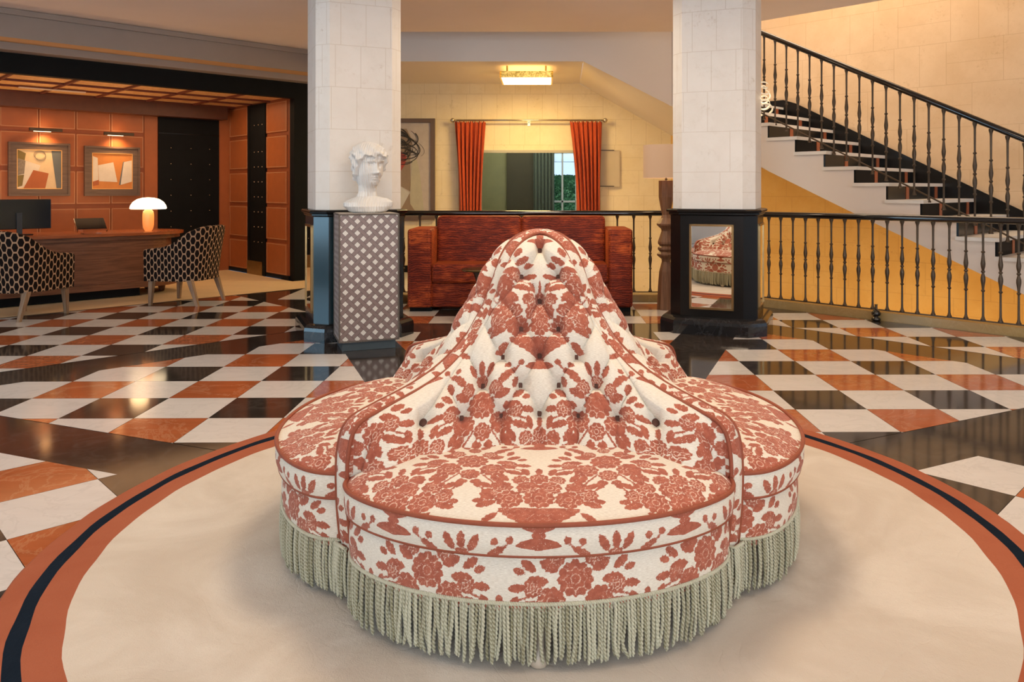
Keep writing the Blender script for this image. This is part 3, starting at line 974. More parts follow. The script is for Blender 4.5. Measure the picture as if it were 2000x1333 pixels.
# back wall with an opening to the olive room
OX0, OX1, OZ0, OZ1 = -.99, .50, .70, 1.792
mb = MB()
XL = -3.0
XC = 1.90; ZS = 2.80; XS = .50      # corner with the 45 degree wall, soffit height, start of the slope
def wq(x0, x1, z0, z1): mb.box(((x0+x1)/2, YW+.09, (z0+z1)/2), (x1-x0, .18, z1-z0))
wq(XL, OX0, -1.6, ZS); wq(OX1, XS, -1.6, ZS) if OX1 < XS else None; wq(OX0, OX1, -1.6, OZ0); wq(OX0, OX1, OZ1, ZS)
mb.extrude([(OX1, YW, -1.6), (OX1, YW, ZS), (XS+.05, YW, ZS), (XC, YW, 2.035), (XC, YW, -1.6)], (0, .18, 0))
struct(build(mb, 'wall_back', m_wallY))
# 45 degree wall of the staircase: below the flight (coloured as warm-lit) and above it
c0 = (XC, YW)
def stair_low_z(s):   # underside line on the wall, s = horizontal distance from the corner
    return float(np.interp(s, [0, 1.4, 9.5], [2.035, 1.60, -1.5]))
mb = MB()
ss = np.linspace(0, 9.5, 24)
pts = [(c0[0]+s/R2, c0[1]-s/R2, stair_low_z(s)) for s in ss]+[(c0[0]+9.5/R2, c0[1]-9.5/R2, -1.6), (c0[0], c0[1], -1.6)]
mb.extrude([pts[i] for i in range(len(pts))], (.13, .13, 0))
struct(build(mb, 'wall_under_stairs', [m_wallA]))
mb = MB()
pts = [(c0[0]+s/R2, c0[1]-s/R2, stair_low_z(s)) for s in ss][::-1]+[(c0[0], c0[1], 5.5), (c0[0]+9.5/R2, c0[1]-9.5/R2, 5.5)]
mb.extrude(pts, (.13, .13, 0))
struct(build(mb, 'wall_staircase', m_wallS))
# landing block: face towards the hall and its soffit over the back gallery
FY = [9.42, 8.59, 7.85, 6.76, 5.6]; FZ = [2.25, 1.49, 1.0, .30, -.40]
def zfront(Y): return float(np.interp(-Y, [-y for y in FY], FZ))
def k1(Y, z, off=0): return (K1-Y+off/R2, Y+off/R2, z)
mb = MB()
XLL = -2.75
mb.prism([(XLL, YF+.1), (XS, YF+.1), (XS+.05, YW), (-2.96, YW)], ZS, ZS+.12)
mb.extrude([(XLL, YF, ZS), (XS, YF, ZS), (1.58, YF, 2.25), (1.58, YF, 5.5), (XLL, YF, 5.5)], (0, .1, 0))
YC = 8.95      # full-height wall ends behind the pillar
mb.extrude([k1(YF, zfront(YF)), k1(YC, zfront(YC)), k1(YC, 5.5), k1(YF, 5.5)], (.08, .08, 0))
rows = [[(XS, YF+.002, ZS+.001), (XS+.05, YW, ZS+.001)], [(1.58, YF+.002, 2.25), (XC, YW, 2.035)]]
for y in np.linspace(YF, 5.6, 30)[1:]:
    sb = (YF-y)*R2
    rows.append([k1(y, zfront(y)), (c0[0]+sb/R2, c0[1]-sb/R2, stair_low_z(sb))])
mb.grid(np.array(rows))
struct(build(mb, 'ceiling_landing', m_plaster))

# staircase -------------------------------------------------------
st = thing('staircase', 'white marble staircase with dark risers climbing to the upper left', 'staircase', (3.9, 7.1, 0))
Yk = lambda k: 8.508-.2265*k
zk = lambda k: 1.80-.168*k
SW = (K2-K1)/R2-.02        # stair width
dn = Vector((1/R2, 1/R2, 0))
for k in range(-2, 11):
    # tread k spans Yk(k)..Yk(k+1) at height zk(k)
    ya, yb_ = Yk(k)+.0, Yk(k+1)-.03
    a, b = Vector(k1(ya, 0)), Vector(k1(yb_, 0))
    mb = MB(); o = -dn*.035
    poly = [a+o, a+dn*(SW), b+dn*(SW), b+o]
    mb.prism([(p.x, p.y) for p in poly][::-1], zk(k)-.035, zk(k))
    build(mb, 'tread', m_tread, st)
for k in range(-2, 11):
    a = Vector(k1(Yk(k), 0)); mb = MB()
    d = Vector((1/R2, -1/R2, 0))
    poly = [a, a+d*.02, a+d*.02+dn*SW, a+dn*SW]
    mb.prism([(p.x, p.y) for p in poly], zk(k), zk(k)+.135); build(mb, 'riser', m_blackmat if k % 2 else m_blackw, st)
    for tpos in (.47, 1.33):
        mb = MB(); q = a+dn*tpos+d*.02
        mb.prism([(p.x, p.y) for p in (q, q+d*.006, q+d*.006+dn*.075, q+dn*.075)], zk(k)+.001, zk(k)+.134)
        # over the tread edge
        build(mb, 'copper_carpet_edge', plain('copper_edge', (.40, .12, .05), .4, .3) if 'copper_edge' not in bpy.data.materials else bpy.data.materials['copper_edge'], st)
# landing top
a = Vector(k1(Yk(-2), 0)); b = Vector(k1(9.30, 0))
mb = MB(); poly = [a-dn*.035, b-dn*.035, b+dn*SW, a+dn*SW]
mb.prism([(p.x, p.y) for p in poly][::-1], zk(-3)-.035, zk(-3)); build(mb, 'landing', m_tread, st)
# stringer face under the treads
pts = [k1(y, zfront(y)) for y in np.linspace(YC+.2, 6.02, 20)]
up = [k1(Yk(11), zk(10)-.035)]
for k in range(10, -3, -1):
    up.append(k1(Yk(k+1), zk(k)-.035)); up.append(k1(Yk(k), zk(k)-.035))
up.append(k1(Yk(-2), zk(-3)-.035)); up.append(k1(YC+.2, zk(-3)-.035))
mb = MB(); mb.extrude([Vector(p) for p in pts]+[Vector(p) for p in up], tuple(dn*.10)); build(mb, 'stringer', m_plaster, st)
# black skirting along the wall
pts = []
S0 = dn*(SW-.02)
def wl(Y, z): return tuple(Vector(k1(Y, z))+S0)
nl = lambda Y: 1.80+.168-(8.508-Y)/.2265*.168
pts = [wl(9.95, zk(-3)), wl(9.95, zk(-3)+.10), wl(Yk(-2)-.0, zk(-3)+.10)]
pts += [wl(y, nl(y)+.13) for y in np.linspace(Yk(-2)-.12, 5.9, 6)]
pts += [wl(y, nl(y)-.25) for y in np.linspace(5.9, Yk(-2), 6)]
mb = MB(); mb.extrude(pts, tuple(dn*.018)); build(mb, 'black_skirting', m_blackw, st)

# balusters --------------------------------------------------------
def baluster_prof(h):
    P = [(.0, .021), (.012, .021), (.018, .016), (.04, .0115), (.05, .010), (.29, .0085), (.298, .015), (.304, .017), (.310, .015), (.316, .0095),
         (.36, .013), (.41, .0195), (.44, .019), (.485, .0095), (.492, .0155), (.499, .017), (.506, .0155), (.513, .0095),
         (.55, .017), (.58, .0195), (.62, .015), (.688, .0095), (.694, .015), (.700, .017), (.706, .015), (.712, .0088), (.93, .0100), (.955, .012), (.975, .018), (.985, .020), (1.0, .020)]
    return [(r, t*h) for t, r in P]
def rail_prof_sweep(mb, pts, w, h, n=12):
    """rounded flat handrail along pts"""
    P = []
    pts = [Vector(p) for p in pts]
    for j, p in enumerate(pts):
        t = (pts[min(j+1, len(pts)-1)]-pts[max(j-1, 0)]).normalized()
        a = t.cross(Vector((0, 0, 1))).normalized(); b = a.cross(t).normalized()
        ring = []
        for i in range(n):
            an = 2*pi*i/n; c, s = math.cos(an), math.sin(an)
            ring.append(p+a*math.copysign(abs(c)**.6, c)*w/2+b*math.copysign(abs(s)**.7, s)*h/2)
        P.append(ring)
    P = np.array([[tuple(q) for q in r] for r in P]); mb.grid(P, wrap=True)
    mb.f.append(tuple(len(mb.v)-n+i for i in range(n))); mb.mi.append(0)
    mb.f.append(tuple(len(mb.v)-n*len(pts)+i for i in range(n))[::-1]); mb.mi.append(0)
ZR0 = .098
HB = .845
bmb = MB(); bmb.lathe(baluster_prof(HB), n=12)
def guard(name, label, p0, p1, first, spacing, newels, extra=None):
    p0 = Vector(p0); p1 = Vector(p1); t = thing(name, label, 'railing', ((p0.x+p1.x)/2, (p0.y+p1.y)/2, .075))
    d = (p1-p0).normalized(); L = (p1-p0).length
    mb = MB(); rail_prof_sweep(mb, [tuple(p0+Vector((0, 0, .966))), tuple((p0+p1)/2+Vector((0, 0, .966))), tuple(p1+Vector((0, 0, .966)))], .078, .060)
    build(mb, 'handrail', m_rail, t, smooth=40)
    an = math.atan2(d.y, d.x); c = (p0+p1)/2
    mb = MB(); mb.box((c.x, c.y, ZR0-.004), (L, .022, .010), an); mb.box((c.x, c.y, .942), (L, .03, .008), an)
    build(mb, 'bottom_bar', m_iron, t)
    proto = None; s = first
    while s < L-.02:
        q = p0+d*s
        lq = Vector((q.x, q.y, ZR0))-Vector(t.location)
        if proto is None:
            proto = build(bmb, 'baluster', m_iron, t, smooth=40, local=True); proto.location = lq
        else: child_copy(proto, t, lq)
        s += spacing
    for s in newels:
        q = p0+d*s
        mb = MB(); mb.lathe([(.0, 0), (.022, 0), (.03, .01), (.026, .03), (.016, .045), (.036, .06), (.042, .085), (.030, .11), (.018, .125)], (q.x, q.y, -.001 if q.y < 0 else .0), n=20)
        mb.v = [(a, b, c_+.0) for a, b, c_ in mb.v]
        o = build(mb, 'newel_foot', m_iron, t, smooth=True)
    return t
gy = 8.50
# diagonal guard: line x+y = 10.42
g0 = Vector((1.93, 8.49, 0)); g1 = Vector((4.55, 5.87, 0))
guard('guard_railing', 'black balustrade with gold-lit wall behind it, right of the mirrored pillar', g0, g1, .085, .1345, (.0,))
guard('guard_railing', 'black balustrade running behind the red velvet sofa', (-1.60, gy, 0), (1.90, gy, 0), .06, .182, ())
# kerbs
mb = MB(); mb.prism([(-1.70, 8.40), (1.965, 8.40), (2.04, 8.58), (-1.70, 8.58)], -.16, .075)
struct(build(mb, 'trim_1', m_kerb))
mb = MB(); mb.prism([(1.965, 8.40), (4.62, 5.74), (4.78, 5.86), (2.04, 8.58)], -.16, .078)
struct(build(mb, 'trim_2', m_kerb))
# newel with bulb at the kerb of the diagonal guard
for (px, py) in ((3.115, 7.175),):
    t = thing('newel_support', 'black turned bulb foot standing at the kerb under the right balustrade', 'newel', (px, py, 0))
    mb = MB(); mb.lathe([(.018, .0), (.040, .006), (.042, .022), (.022, .036), (.020, .044), (.040, .056), (.043, .075), (.030, .096), (.014, .108)], (px, py, 0), n=24)
    build(mb, 'bulb', m_rail, t, smooth=True)
    mb = MB(); mb.lathe([(.012, .105), (.012, .15), (.018, .155)], (px, py, 0), n=12); build(mb, 'pin', m_iron, t)
# corner newel with gold ball, left end
t = thing('newel_post', 'turned black newel post topped with a small gold ball, behind the lattice pedestal', 'newel', (-1.585, 8.33, 0))
mb = MB(); mb.lathe([(.045, 0), (.05, .02), (.03, .04), (.05, .07), (.05, .10), (.025, .13), (.02, .30), (.035, .34), (.04, .45), (.02, .5), (.035, .58), (.04, .65), (.02, .72), (.02, .92), (.035, .95), (.035, .985), (.015, 1.0)], (-1.585, 8.33, 0), n=24)
build(mb, 'post', m_iron, t, smooth=50)
mb = MB(); mb.lathe([(.001, 1.0)]+[(.036*math.sin(a), 1.034-.036*math.cos(a)) for a in np.linspace(.2, pi-.01, 12)], (-1.585, 8.33, 0), n=24)
build(mb, 'ball_finial', m_brass, t, smooth=True)

# stair railing ----------------------------------------------------
sr = thing('stair_railing', 'black handrail with bronze balusters sloping down the white marble stairs', 'railing', tuple(Vector(k1(7.6, 1.2))+dn*.12))
ro = dn*.11
hz = lambda Y: 1.69+.725*(Y-6.76)-.025
mb = MB(); rail_prof_sweep(mb, [tuple(Vector(k1(y, hz(y)))+ro) for y in np.linspace(8.95, 5.9, 8)], .078, .060)
build(mb, 'handrail', m_rail, sr, smooth=40)
bz = lambda Y: 1.357+.74*(Y-7.61)
mb = MB(); mb.tube([tuple(Vector(k1(y, bz(y)))+ro) for y in np.linspace(8.95, 5.9, 4)], .009, 6); build(mb, 'bottom_bar', m_iron, sr)
proto = None
hb = .965
bm2 = MB(); bm2.lathe(baluster_prof(hb), n=12)
y0 = None
# anchor: a baluster at px 1835
Yb0 = 11.0/(1.517)
for i in range(-7, 17):
    Y = Yb0-.095*i*-1
    if Y > 8.75 or Y < 6.0: continue
    q = Vector(k1(Y, bz(Y)-.06))+ro-Vector(sr.location)
    if proto is None: proto = build(bm2, 'baluster', m_iron, sr, smooth=40, local=True); proto.location = q
    else: child_copy(proto, sr, q)

# other walls ---------------------------------------------------------
mb = MB(); mb.box((-3.02, 11.05, 2.0), (.10, .95, 4.2)); struct(build(mb, 'wall_gallery_left', m_wallY))
mb = MB(); mb.prism([(-2.96, 8.585), (-1.52, 8.585), (-1.52, YW), (-2.96, YW)], -.16, 0); struct(build(mb, 'floor_gallery', m_white))
mb = MB(); mb.box((-2.2, YW-.008, .05), (1.4, .016, .10)); struct(build(mb, 'baseboard_back', m_blackmat))
mb = MB(); mb.box((-.8, 11.2, -1.65), (12, 9, .1)); mb.v = [(a, b, c) for a, b, c in mb.v]
mb = MB(); mb.prism([(-3.8, 8.2), (1.7, 8.2), (4.7, 5.2), (8.2, 5.2), (8.2, 13), (-3.8, 13)], -1.75, -1.6); struct(build(mb, 'floor_lower', m_white))
mb = MB(); mb.prism([(-8, 8.38), (1.94, 8.38), (4.6, 5.72), (8, 2.3), (8, 2.2), (4.5, 5.70), (1.9, 8.30), (-8, 8.30)], -1.6, -.16); struct(build(mb, 'wall_well', m_plaster))
# hall walls out of frame
mb = MB(); mb.box((-7.6, 2.35, 1.5), (.2, 11.7, 3.2)); struct(build(mb, 'wall_left', m_plaster))
mb = MB(); mb.box((7.1, .2, 1.5), (.2, 7, 3.2)); struct(build(mb, 'wall_right', m_wallY))
mb = MB(); mb.box((0, -3.1, 1.5), (15.2, .2, 3.2)); struct(build(mb, 'wall_rear', m_plaster))

# ------------------------------------------------------------------ RECEPTION ALCOVE (u along the facade, v deeper)
VF = 13.6/R2      # facade plane
UR = 6.95/R2      # right wall of the alcove
VB = 11.68        # back wall
def ubox(mb, u0, u1, v0, v1, z0, z1, mi=0):
    pts = [uvp(u0, v0), uvp(u1, v0), uvp(u1, v1), uvp(u0, v1)]
    return mb.prism([(a, b) for a, b, c in pts], z0, z1, mi)
UL = -1.2
# facade: black fascia and right post
mb = MB(); ubox(mb, UL, UR+.50, VF, VF+.12, 2.45, 2.66); ubox(mb, UR, UR+.50, VF, VF+.12, 0, 2.45)
struct(build(mb, 'wall_facade', m_blackmat))
PB = 12.88/R2
mb = MB(); ubox(mb, UL, UR+.90, PB, VF+.5, 2.80, 3.02, 0); struct(build(mb, 'trim_3', m_grey))
mb = MB(); ubox(mb, UL, UR+.90, PB+.0, PB+.30, 2.735, 2.80, 1); ubox(mb, UL, UR+.90, PB+.30, VF+.12, 2.66, 2.80, 0); ubox(mb, UL, UR+.90, PB-.04, PB, 2.96, 3.015, 0)
ubox(mb, UL, UR+.90, PB-.004, PB, 2.735, 2.80, 0)
struct(build(mb, 'trim_4', [m_grey, m_cove]))
# ceiling of burl panels with red ribs
mb = MB(); ubox(mb, UL, UR, VF+.12, VB+.1, 2.475, 2.52, 0)
for uu in [4.30-.63*i for i in range(-1, 9)]: ubox(mb, uu-.014, uu+.014, VF+.12, VB, 2.45, 2.475, 1)
for v_ in np.arange(VF+.12+.58, VB, .58): ubox(mb, UL, UR, v_, v_+.026, 2.45, 2.475, 1)
struct(build(mb, 'ceiling_reception', [m_burl, m_beadred]))
# walls
mb = MB(); ubox(mb, UL, UR, VB, VB+.1, 0, 2.5); struct(build(mb, 'wall_reception_back', m_leatherG)); wrb = bpy.data.objects['wall_reception_back']
mb = MB(); ubox(mb, UR, UR+.1, VF+.12, VB+.1, 0, 2.5); struct(build(mb, 'wall_reception_right', m_leatherG)); wrr = bpy.data.objects['wall_reception_right']
mb = MB(); ubox(mb, UL-.1, UL, VF, VB+.1, 0, 2.6); struct(build(mb, 'wall_reception_left', m_leatherG))
# leather panels and stitching
mb = MB(); sb = MB(); e = .012
cols = [-.16+.425*i for i in range(0, 10)]
cols = [u_ for u_ in cols]
edges = [3.691-.423*i for i in range(0, 11)][::-1]
rowz = [(-.02, .475), (.525, .975), (1.03, 1.475), (1.53, 1.975), (2.025, 2.40)]
for a, b in zip(edges[:-1], edges[1:]):
    for z0, z1 in rowz:
        ubox(mb, a+.004, b-.004, VB-.012, VB, z0, z1)
        for zz_ in (z0+.012, z1-.014): ubox(sb, a+.015, b-.015, VB-.0136, VB-.012, zz_, zz_+.0035)
        for uu in (a+.013, b-.016): ubox(sb, uu, uu+.0035, VB-.0136, VB-.012, z0+.012, z1-.012)
ubox(mb, 3.70, 3.872, VB-.012, VB, 0, 2.40); ubox(mb, 4.75, UR, VB-.012, VB, 0, 2.40)
build(mb, 'leather_panel', m_leatherW, wrb); build(sb, 'stitching', m_stitch, wrb)
mb = MB(); sb = MB()
for v0, v1 in ((9.80, 10.42), (10.95+.06, 11.66)):
    for z0, z1 in ((.06, .485), (.535, .985), (1.035, 1.475), (1.53, 1.97), (2.02, 2.44)):
        ubox(mb, UR-.012, UR, v0, v1, z0, z1)
        ubox(sb, UR-.0136, UR-.012, v0+.015, v1-.015, z0+.012, z0+.0155); ubox(sb, UR-.0136, UR-.012, v0+.015, v1-.015, z1-.0155, z1-.012)
        ubox(sb, UR-.0136, UR-.012, v0+.03, v0+.0335, z0+.012, z1-.012); ubox(sb, UR-.0136, UR-.012, v1-.025, v1-.0215, z0+.012, z1-.012)
build(mb, 'leather_panel', m_leatherW, wrr); build(sb, 'stitching', m_stitch, wrr)
mb = MB(); ubox(mb, UR-.02, UR, VF+.12, 10.42, 0, .06); ubox(mb, UR-.02, UR, 11.0, VB, 0, .06); struct(build(mb, 'baseboard_right', m_blackmat))
# cornice
mb = MB(); ubox(mb, UL, UR-.12, VB-.22, VB-.013, 2.27, 2.448); struct(build(mb, 'trim_5', m_darkwood))
# doors with studs
def door(name, a0, a1, fixed, on_back, studs, zs, zt):
    d = MB()
    if on_back: ubox(d, a0, a1, VB-.03, VB, .0, zt)
    else: ubox(d, UR-.03, UR, a0, a1, .0, zt)
    o = struct(build(d, name, m_blackmat))
    sm = MB()
    for s_ in studs:
        for z in zs:
            p = uvp(s_, VB-.034, z) if on_back else uvp(UR-.034, s_, z)
            sm.lathe([(.001, -.008), (.006, -.005), (.008, 0), (.006, .005), (.001, .008)], p, n=8)
    build(sm, 'stud', m_stud, o, smooth=True)
    k = MB()
    if on_back: ubox(k, a0+.01, a1-.01, VB-.036, VB-.03, .0, .20)
    else: ubox(k, UR-.036, UR-.03, a0+.08, a1-.0, .0, .20)
    build(k, 'kick_plate', m_gold, o)
    g = MB()
    if on_back: ubox(g, a0, a1, VB-.034, VB-.03, 2.03, 2.045)
    else: ubox(g, UR-.034, UR-.03, a1-.09, a1-.08, 0, zt)
    build(g, 'door_gap', m_blackw, o)
    return o
door('door_1', 3.882, 4.742, VB, True, (4.05, 4.33, 4.60), [1.83-.2285*i for i in range(7)], 2.27)
door('door_2', 10.42, 10.99, UR, False, (10.50, 10.62, 10.75), [2.15]+[1.765-.2145*i for i in range(7)], 2.45)

# pictures ------------------------------------------------------------
m_fr = m_frame
def art_polys(t, u0, u1, z0, z1, back, polys, v=VB-.045):
    mb = MB(); ubox(mb, u0, u1, v, v+.02, z0, z1); cv = build(mb, 'canvas', back, t)
    for k, (mt, pl) in enumerate(polys):
        mb = MB(); pts = [uvp(u0+(u1-u0)*a, v-.0006*(k+1), z1-(z1-z0)*b) for a, b in pl]
        mb.extrude(pts, uvp(0, .0005)); build(mb, 'painted_shape', mt, cv)
    return cv
def framed(t, u0, u1, z0, z1, w, mat, slip=True, v=VB):
    mb = MB()
    for a, b, c, d in ((u0, u1, z1-w, z1), (u0, u1, z0, z0+w), (u0, u0+w, z0+w, z1-w), (u1-w, u1, z0+w, z1-w)):
        ubox(mb, a, b, v-.055, v-.0135, c, d)
    o = .018
    for a, b, c, d in ((u0-.006, u1+.006, z1-o, z1+.006), (u0-.006, u1+.006, z0-.006, z0+o), (u0-.006, u0+o, z0+o, z1-o), (u1-o, u1+.006, z0+o, z1-o)):
        ubox(mb, a, b, v-.075, v-.0135, c, d)
    build(mb, 'frame', mat, t)
    if slip:
        mb = MB(); g = .008; a0, a1, c0_, c1_ = u0+w, u1-w, z0+w, z1-w
        for a, b, c, d in ((a0, a1, c1_-g, c1_), (a0, a1, c0_, c0_+g), (a0, a0+g, c0_, c1_), (a1-g, a1, c0_, c1_)):
            ubox(mb, a, b, v-.058, v-.045, c, d)
        build(mb, 'gold_slip', m_pgold, t)
c_cream = artm('art_cream', (.72, .56, .36)); c_olive = artm('art_olive', (.20, .15, .05)); c_white = artm('art_white', (.72, .66, .58))
c_rust = artm('art_rust', (.42, .12, .04)); c_slate = artm('art_slate', (.13, .15, .17)); c_orange = artm('art_orange', (.62, .24, .06)); c_char = artm('art_charcoal', (.05, .045, .04), (.35, .3, .25), 40)
def uframe(name, label, cat, u, v, z): return thing(name, label, cat, uvp(u, v, z))
t = uframe('picture', 'framed abstract painting with a grey wedge and a rust block, above the monitor', 'picture', 2.425, VB-.02, 1.15)
framed(t, 2.09, 2.76, 1.15, 1.828, .085, m_fr)
art_polys(t, 2.175, 2.675, 1.235, 1.743, c_cream, [
    (c_olive, [(0, 0), (.2, .1), (.17, .30), (0, .22)]), (c_white, [(0, .22), (.52, .40), (.46, .58), (.10, 1), (0, .98)]),
    (c_olive, [(0, .66), (.16, .64), (.12, .92), (0, .96)]), (c_char, [(0, .22), (.19, .29), (.16, .62), (0, .66)]),
    (c_rust, [(.36, .52), (.70, .60), (.62, 1), (.14, 1)]), (c_slate, [(.76, 0), (1, 0), (1, 1), (.88, 1)])])
for k in range(3):
    mb = MB(); mb.tube([uvp(2.175+.5*(.5+.13*math.cos(a)*(1-.05*k)+.01*k), VB-.0500, 1.743-.508*(.13+.11*math.sin(a)+.02*k)) for a in np.linspace(0, 2*pi, 30, endpoint=False)], .0018, 5, closed=True)
    build(mb, 'charcoal_ring', c_char, t)
t = uframe('picture', 'framed orange abstract painting with two pale panels, nearer the black door', 'picture', 3.28, VB-.02, 1.15)
framed(t, 2.942, 3.617, 1.147, 1.81, .085, m_fr)
art_polys(t, 3.027, 3.532, 1.232, 1.725, c_orange, [
    (c_white, [(0, .08), (.14, .14), (.16, .76), (0, .82)]), (c_rust, [(0, .80), (.17, .74), (.17, .88), (0, .92)]),
    (c_white, [(.15, .34), (.52, .25), (.62, .80), (.17, .78)]), (c_slate, [(.76, .24), (.80, .22), (.72, .88), (.66, .88)]), (c_white, [(.78, .24), (1, .18), (1, .78), (.70, .88)])])
for (ua, ub, zc, nm) in ((2.29, 2.655, 2.0, 'slim dark picture light over the painting with the grey wedge'), (3.146, 3.517, 1.99, 'slim dark picture light over the orange painting')):
    t = uframe('picture_light', nm, 'lamp', (ua+ub)/2, VB-.06, zc)
    mb = MB(); ubox(mb, ua, ub, VB-.17, VB-.13, zc-.022, zc+.018); build(mb, 'shade', m_iron, t)
    mb = MB(); ubox(mb, (ua+ub)/2-.09, (ua+ub)/2-.075, VB-.14, VB-.012, zc-.01, zc+.005); ubox(mb, (ua+ub)/2+.075, (ua+ub)/2+.09, VB-.14, VB-.012, zc-.01, zc+.005)
    build(mb, 'arm', m_iron, t)
    mb = MB(); ubox(mb, ua+.05, ua+.24, VB-.150, VB-.125, zc-.028, zc-.0225); build(mb, 'diffuser', m_domeglow, t)
    p = uvp((ua+ub)/2, VB-.14, zc-.03); q = uvp((ua+ub)/2, VB-.01, zc-.45)
    spot('picture_light_bulb', p, q, 20, (1, .58, .24), 2.3, 1, .05)
    p = uvp((ua+ub)/2, VB-.14, zc+.03)
    point('picture_light_glow', p, 1.0, (1, .5, .18), .06)
# reception ceiling strip light and fill
t = uframe('ceiling_strip_light', 'pale strip light let into the burl ceiling over the monitor', 'lamp', 2.0, 10.9, 2.44)
mb = MB(); ubox(mb, 2.05, 2.75, 10.82, 10.88, 2.437, 2.449); build(mb, 'diffuser', m_shade, t)
p = uvp(2.6, 10.4, 2.42)
area('reception_ceiling_light', p, (0, 0, pi/4), 4.2, 14, (1, .60, .30), 1.2)
area('reception_ceiling_fill', uvp(1.9, 10.9, .9), (pi, 0, pi/4), 3.0, 18, (1, .62, .30), .3)  # unseen fill added to brighten the burl ceiling from below
area('reception_ceiling_light_right', uvp(4.1, 10.5, 2.42), (0, 0, pi/4), 1.0, 12, (1, .66, .36), .8)

# ------------------------------------------------------------------ RECEPTION DESK
dk = thing('reception_desk', 'walnut reception desk with a red-brown top in the leather-panelled alcove', 'desk', uvp(1.8, 9.9, .008))
def deskpoly(ue, v0, v1, r, ul=-.2):
    pts = [(ul, v0)]
    cx, cv = ue-r, (v0+v1)/2; hv = (v1-v0)/2
    for a in np.linspace(-pi/2, pi/2, 20): pts.append((cx+r*math.cos(a), cv+hv*math.sin(a)))
    pts.append((ul, v1)); return [(uvp(a, b)[0], uvp(a, b)[1]) for a, b in pts]
mb = MB(); mb.prism(deskpoly(3.56, 9.44, 10.36, .42), .705, .735); build(mb, 'desk_top', m_desktop, dk)
mb = MB(); mb.prism(deskpoly(3.52, 9.48, 10.32, .40), .66, .705); build(mb, 'apron', m_desk, dk)
mb = MB(); mb.prism(deskpoly(3.42, 9.52, 10.26, .36), .17, .66); build(mb, 'front_panel', m_desk, dk)
mb = MB(); mb.prism(deskpoly(3.50, 9.48, 10.32, .40), .105, .17); build(mb, 'base_moulding', m_desk, dk)
mb = MB(); ubox(mb, -.1, 2.98, 9.56, 10.2, .008, .105); build(mb, 'plinth', m_blackmat, dk)
for (u_, v_) in ((3.30, 9.80), (3.25, 10.15)):
    mb = MB(); p = uvp(u_, v_, .0); mb.lathe([(.028, .008), (.05, .105)], p, n=16); build(mb, 'foot', m_darkwood, dk)
ZD = .735
# desk lamp
lp = uvp(3.13, 9.74, ZD)
t = thing('table_lamp', 'mushroom table lamp with glowing opal dome and amber glass body on the desk', 'lamp', lp)
mb = MB(); mb.lathe([(.001, 0), (.035, 0), (.04, .01), (.052, .03), (.060, .07), (.063, .14), (.062, .20), (.055, .235), (.035, .255), (.02, .262)], lp, n=32); build(mb, 'body', m_amber, t, smooth=True)
mb = MB(); mb.lathe([(.001, .262), (.19, .262), (.198, .272), (.190, .305), (.165, .345), (.12, .378), (.06, .396), (.001, .40)], lp, n=40); build(mb, 'dome_shade', m_domeglow, t, smooth=50)
point('table_lamp_halo', (lp[0]-.05, lp[1]-.1, ZD+.47), 3, (1, .62, .3), .1)
# monitor seen from behind
mp = uvp(1.87, 9.9, ZD)
t = thing('monitor', 'wide black monitor seen from behind at the left end of the desk', 'monitor', mp, pi/4)
mb = MB(); mb.rbox((0, 0, .225), (.60, .022, .325), .008); build(mb, 'screen', m_screen, t, local=True)
mb = MB(); mb.box((0, -.03, .12), (.05, .025, .24)); build(mb, 'neck', plain('monitor_neck', (.03, .035, .04), .4), t, local=True)
mb = MB(); mb.rbox((0, -.03, .007), (.22, .18, .012), .004); build(mb, 'base', m_screen, t, local=True)
# acrylic tablet stand
tp = uvp(2.49, 9.60, ZD)
t = thing('tablet_stand', 'clear acrylic stand holding a dark tablet on the desk', 'tablet stand', tp, pi/4)
mb = MB(); mb.box((0, 0, .006), (.17, .14, .008)); mb.box((0, .03, .05), (.13, .008, .09)); mb.box((0, -.035, .045), (.26, .008, .025))
for sx in (-.15, .15): mb.extrude([(sx, -.06, .04), (sx, .09, .17), (sx, .09, .145), (sx, -.04, .02)], (.008 if sx < 0 else -.008, 0, 0))
build(mb, 'acrylic_cradle', m_clear, t, local=True)
mb = MB(); mb.extrude([(-.145, -.045, .055), (-.145, .085, .165), (-.145, .080, .172), (-.145, -.050, .062)], (.29, 0, 0)); build(mb, 'tablet', m_screen, t, local=True)

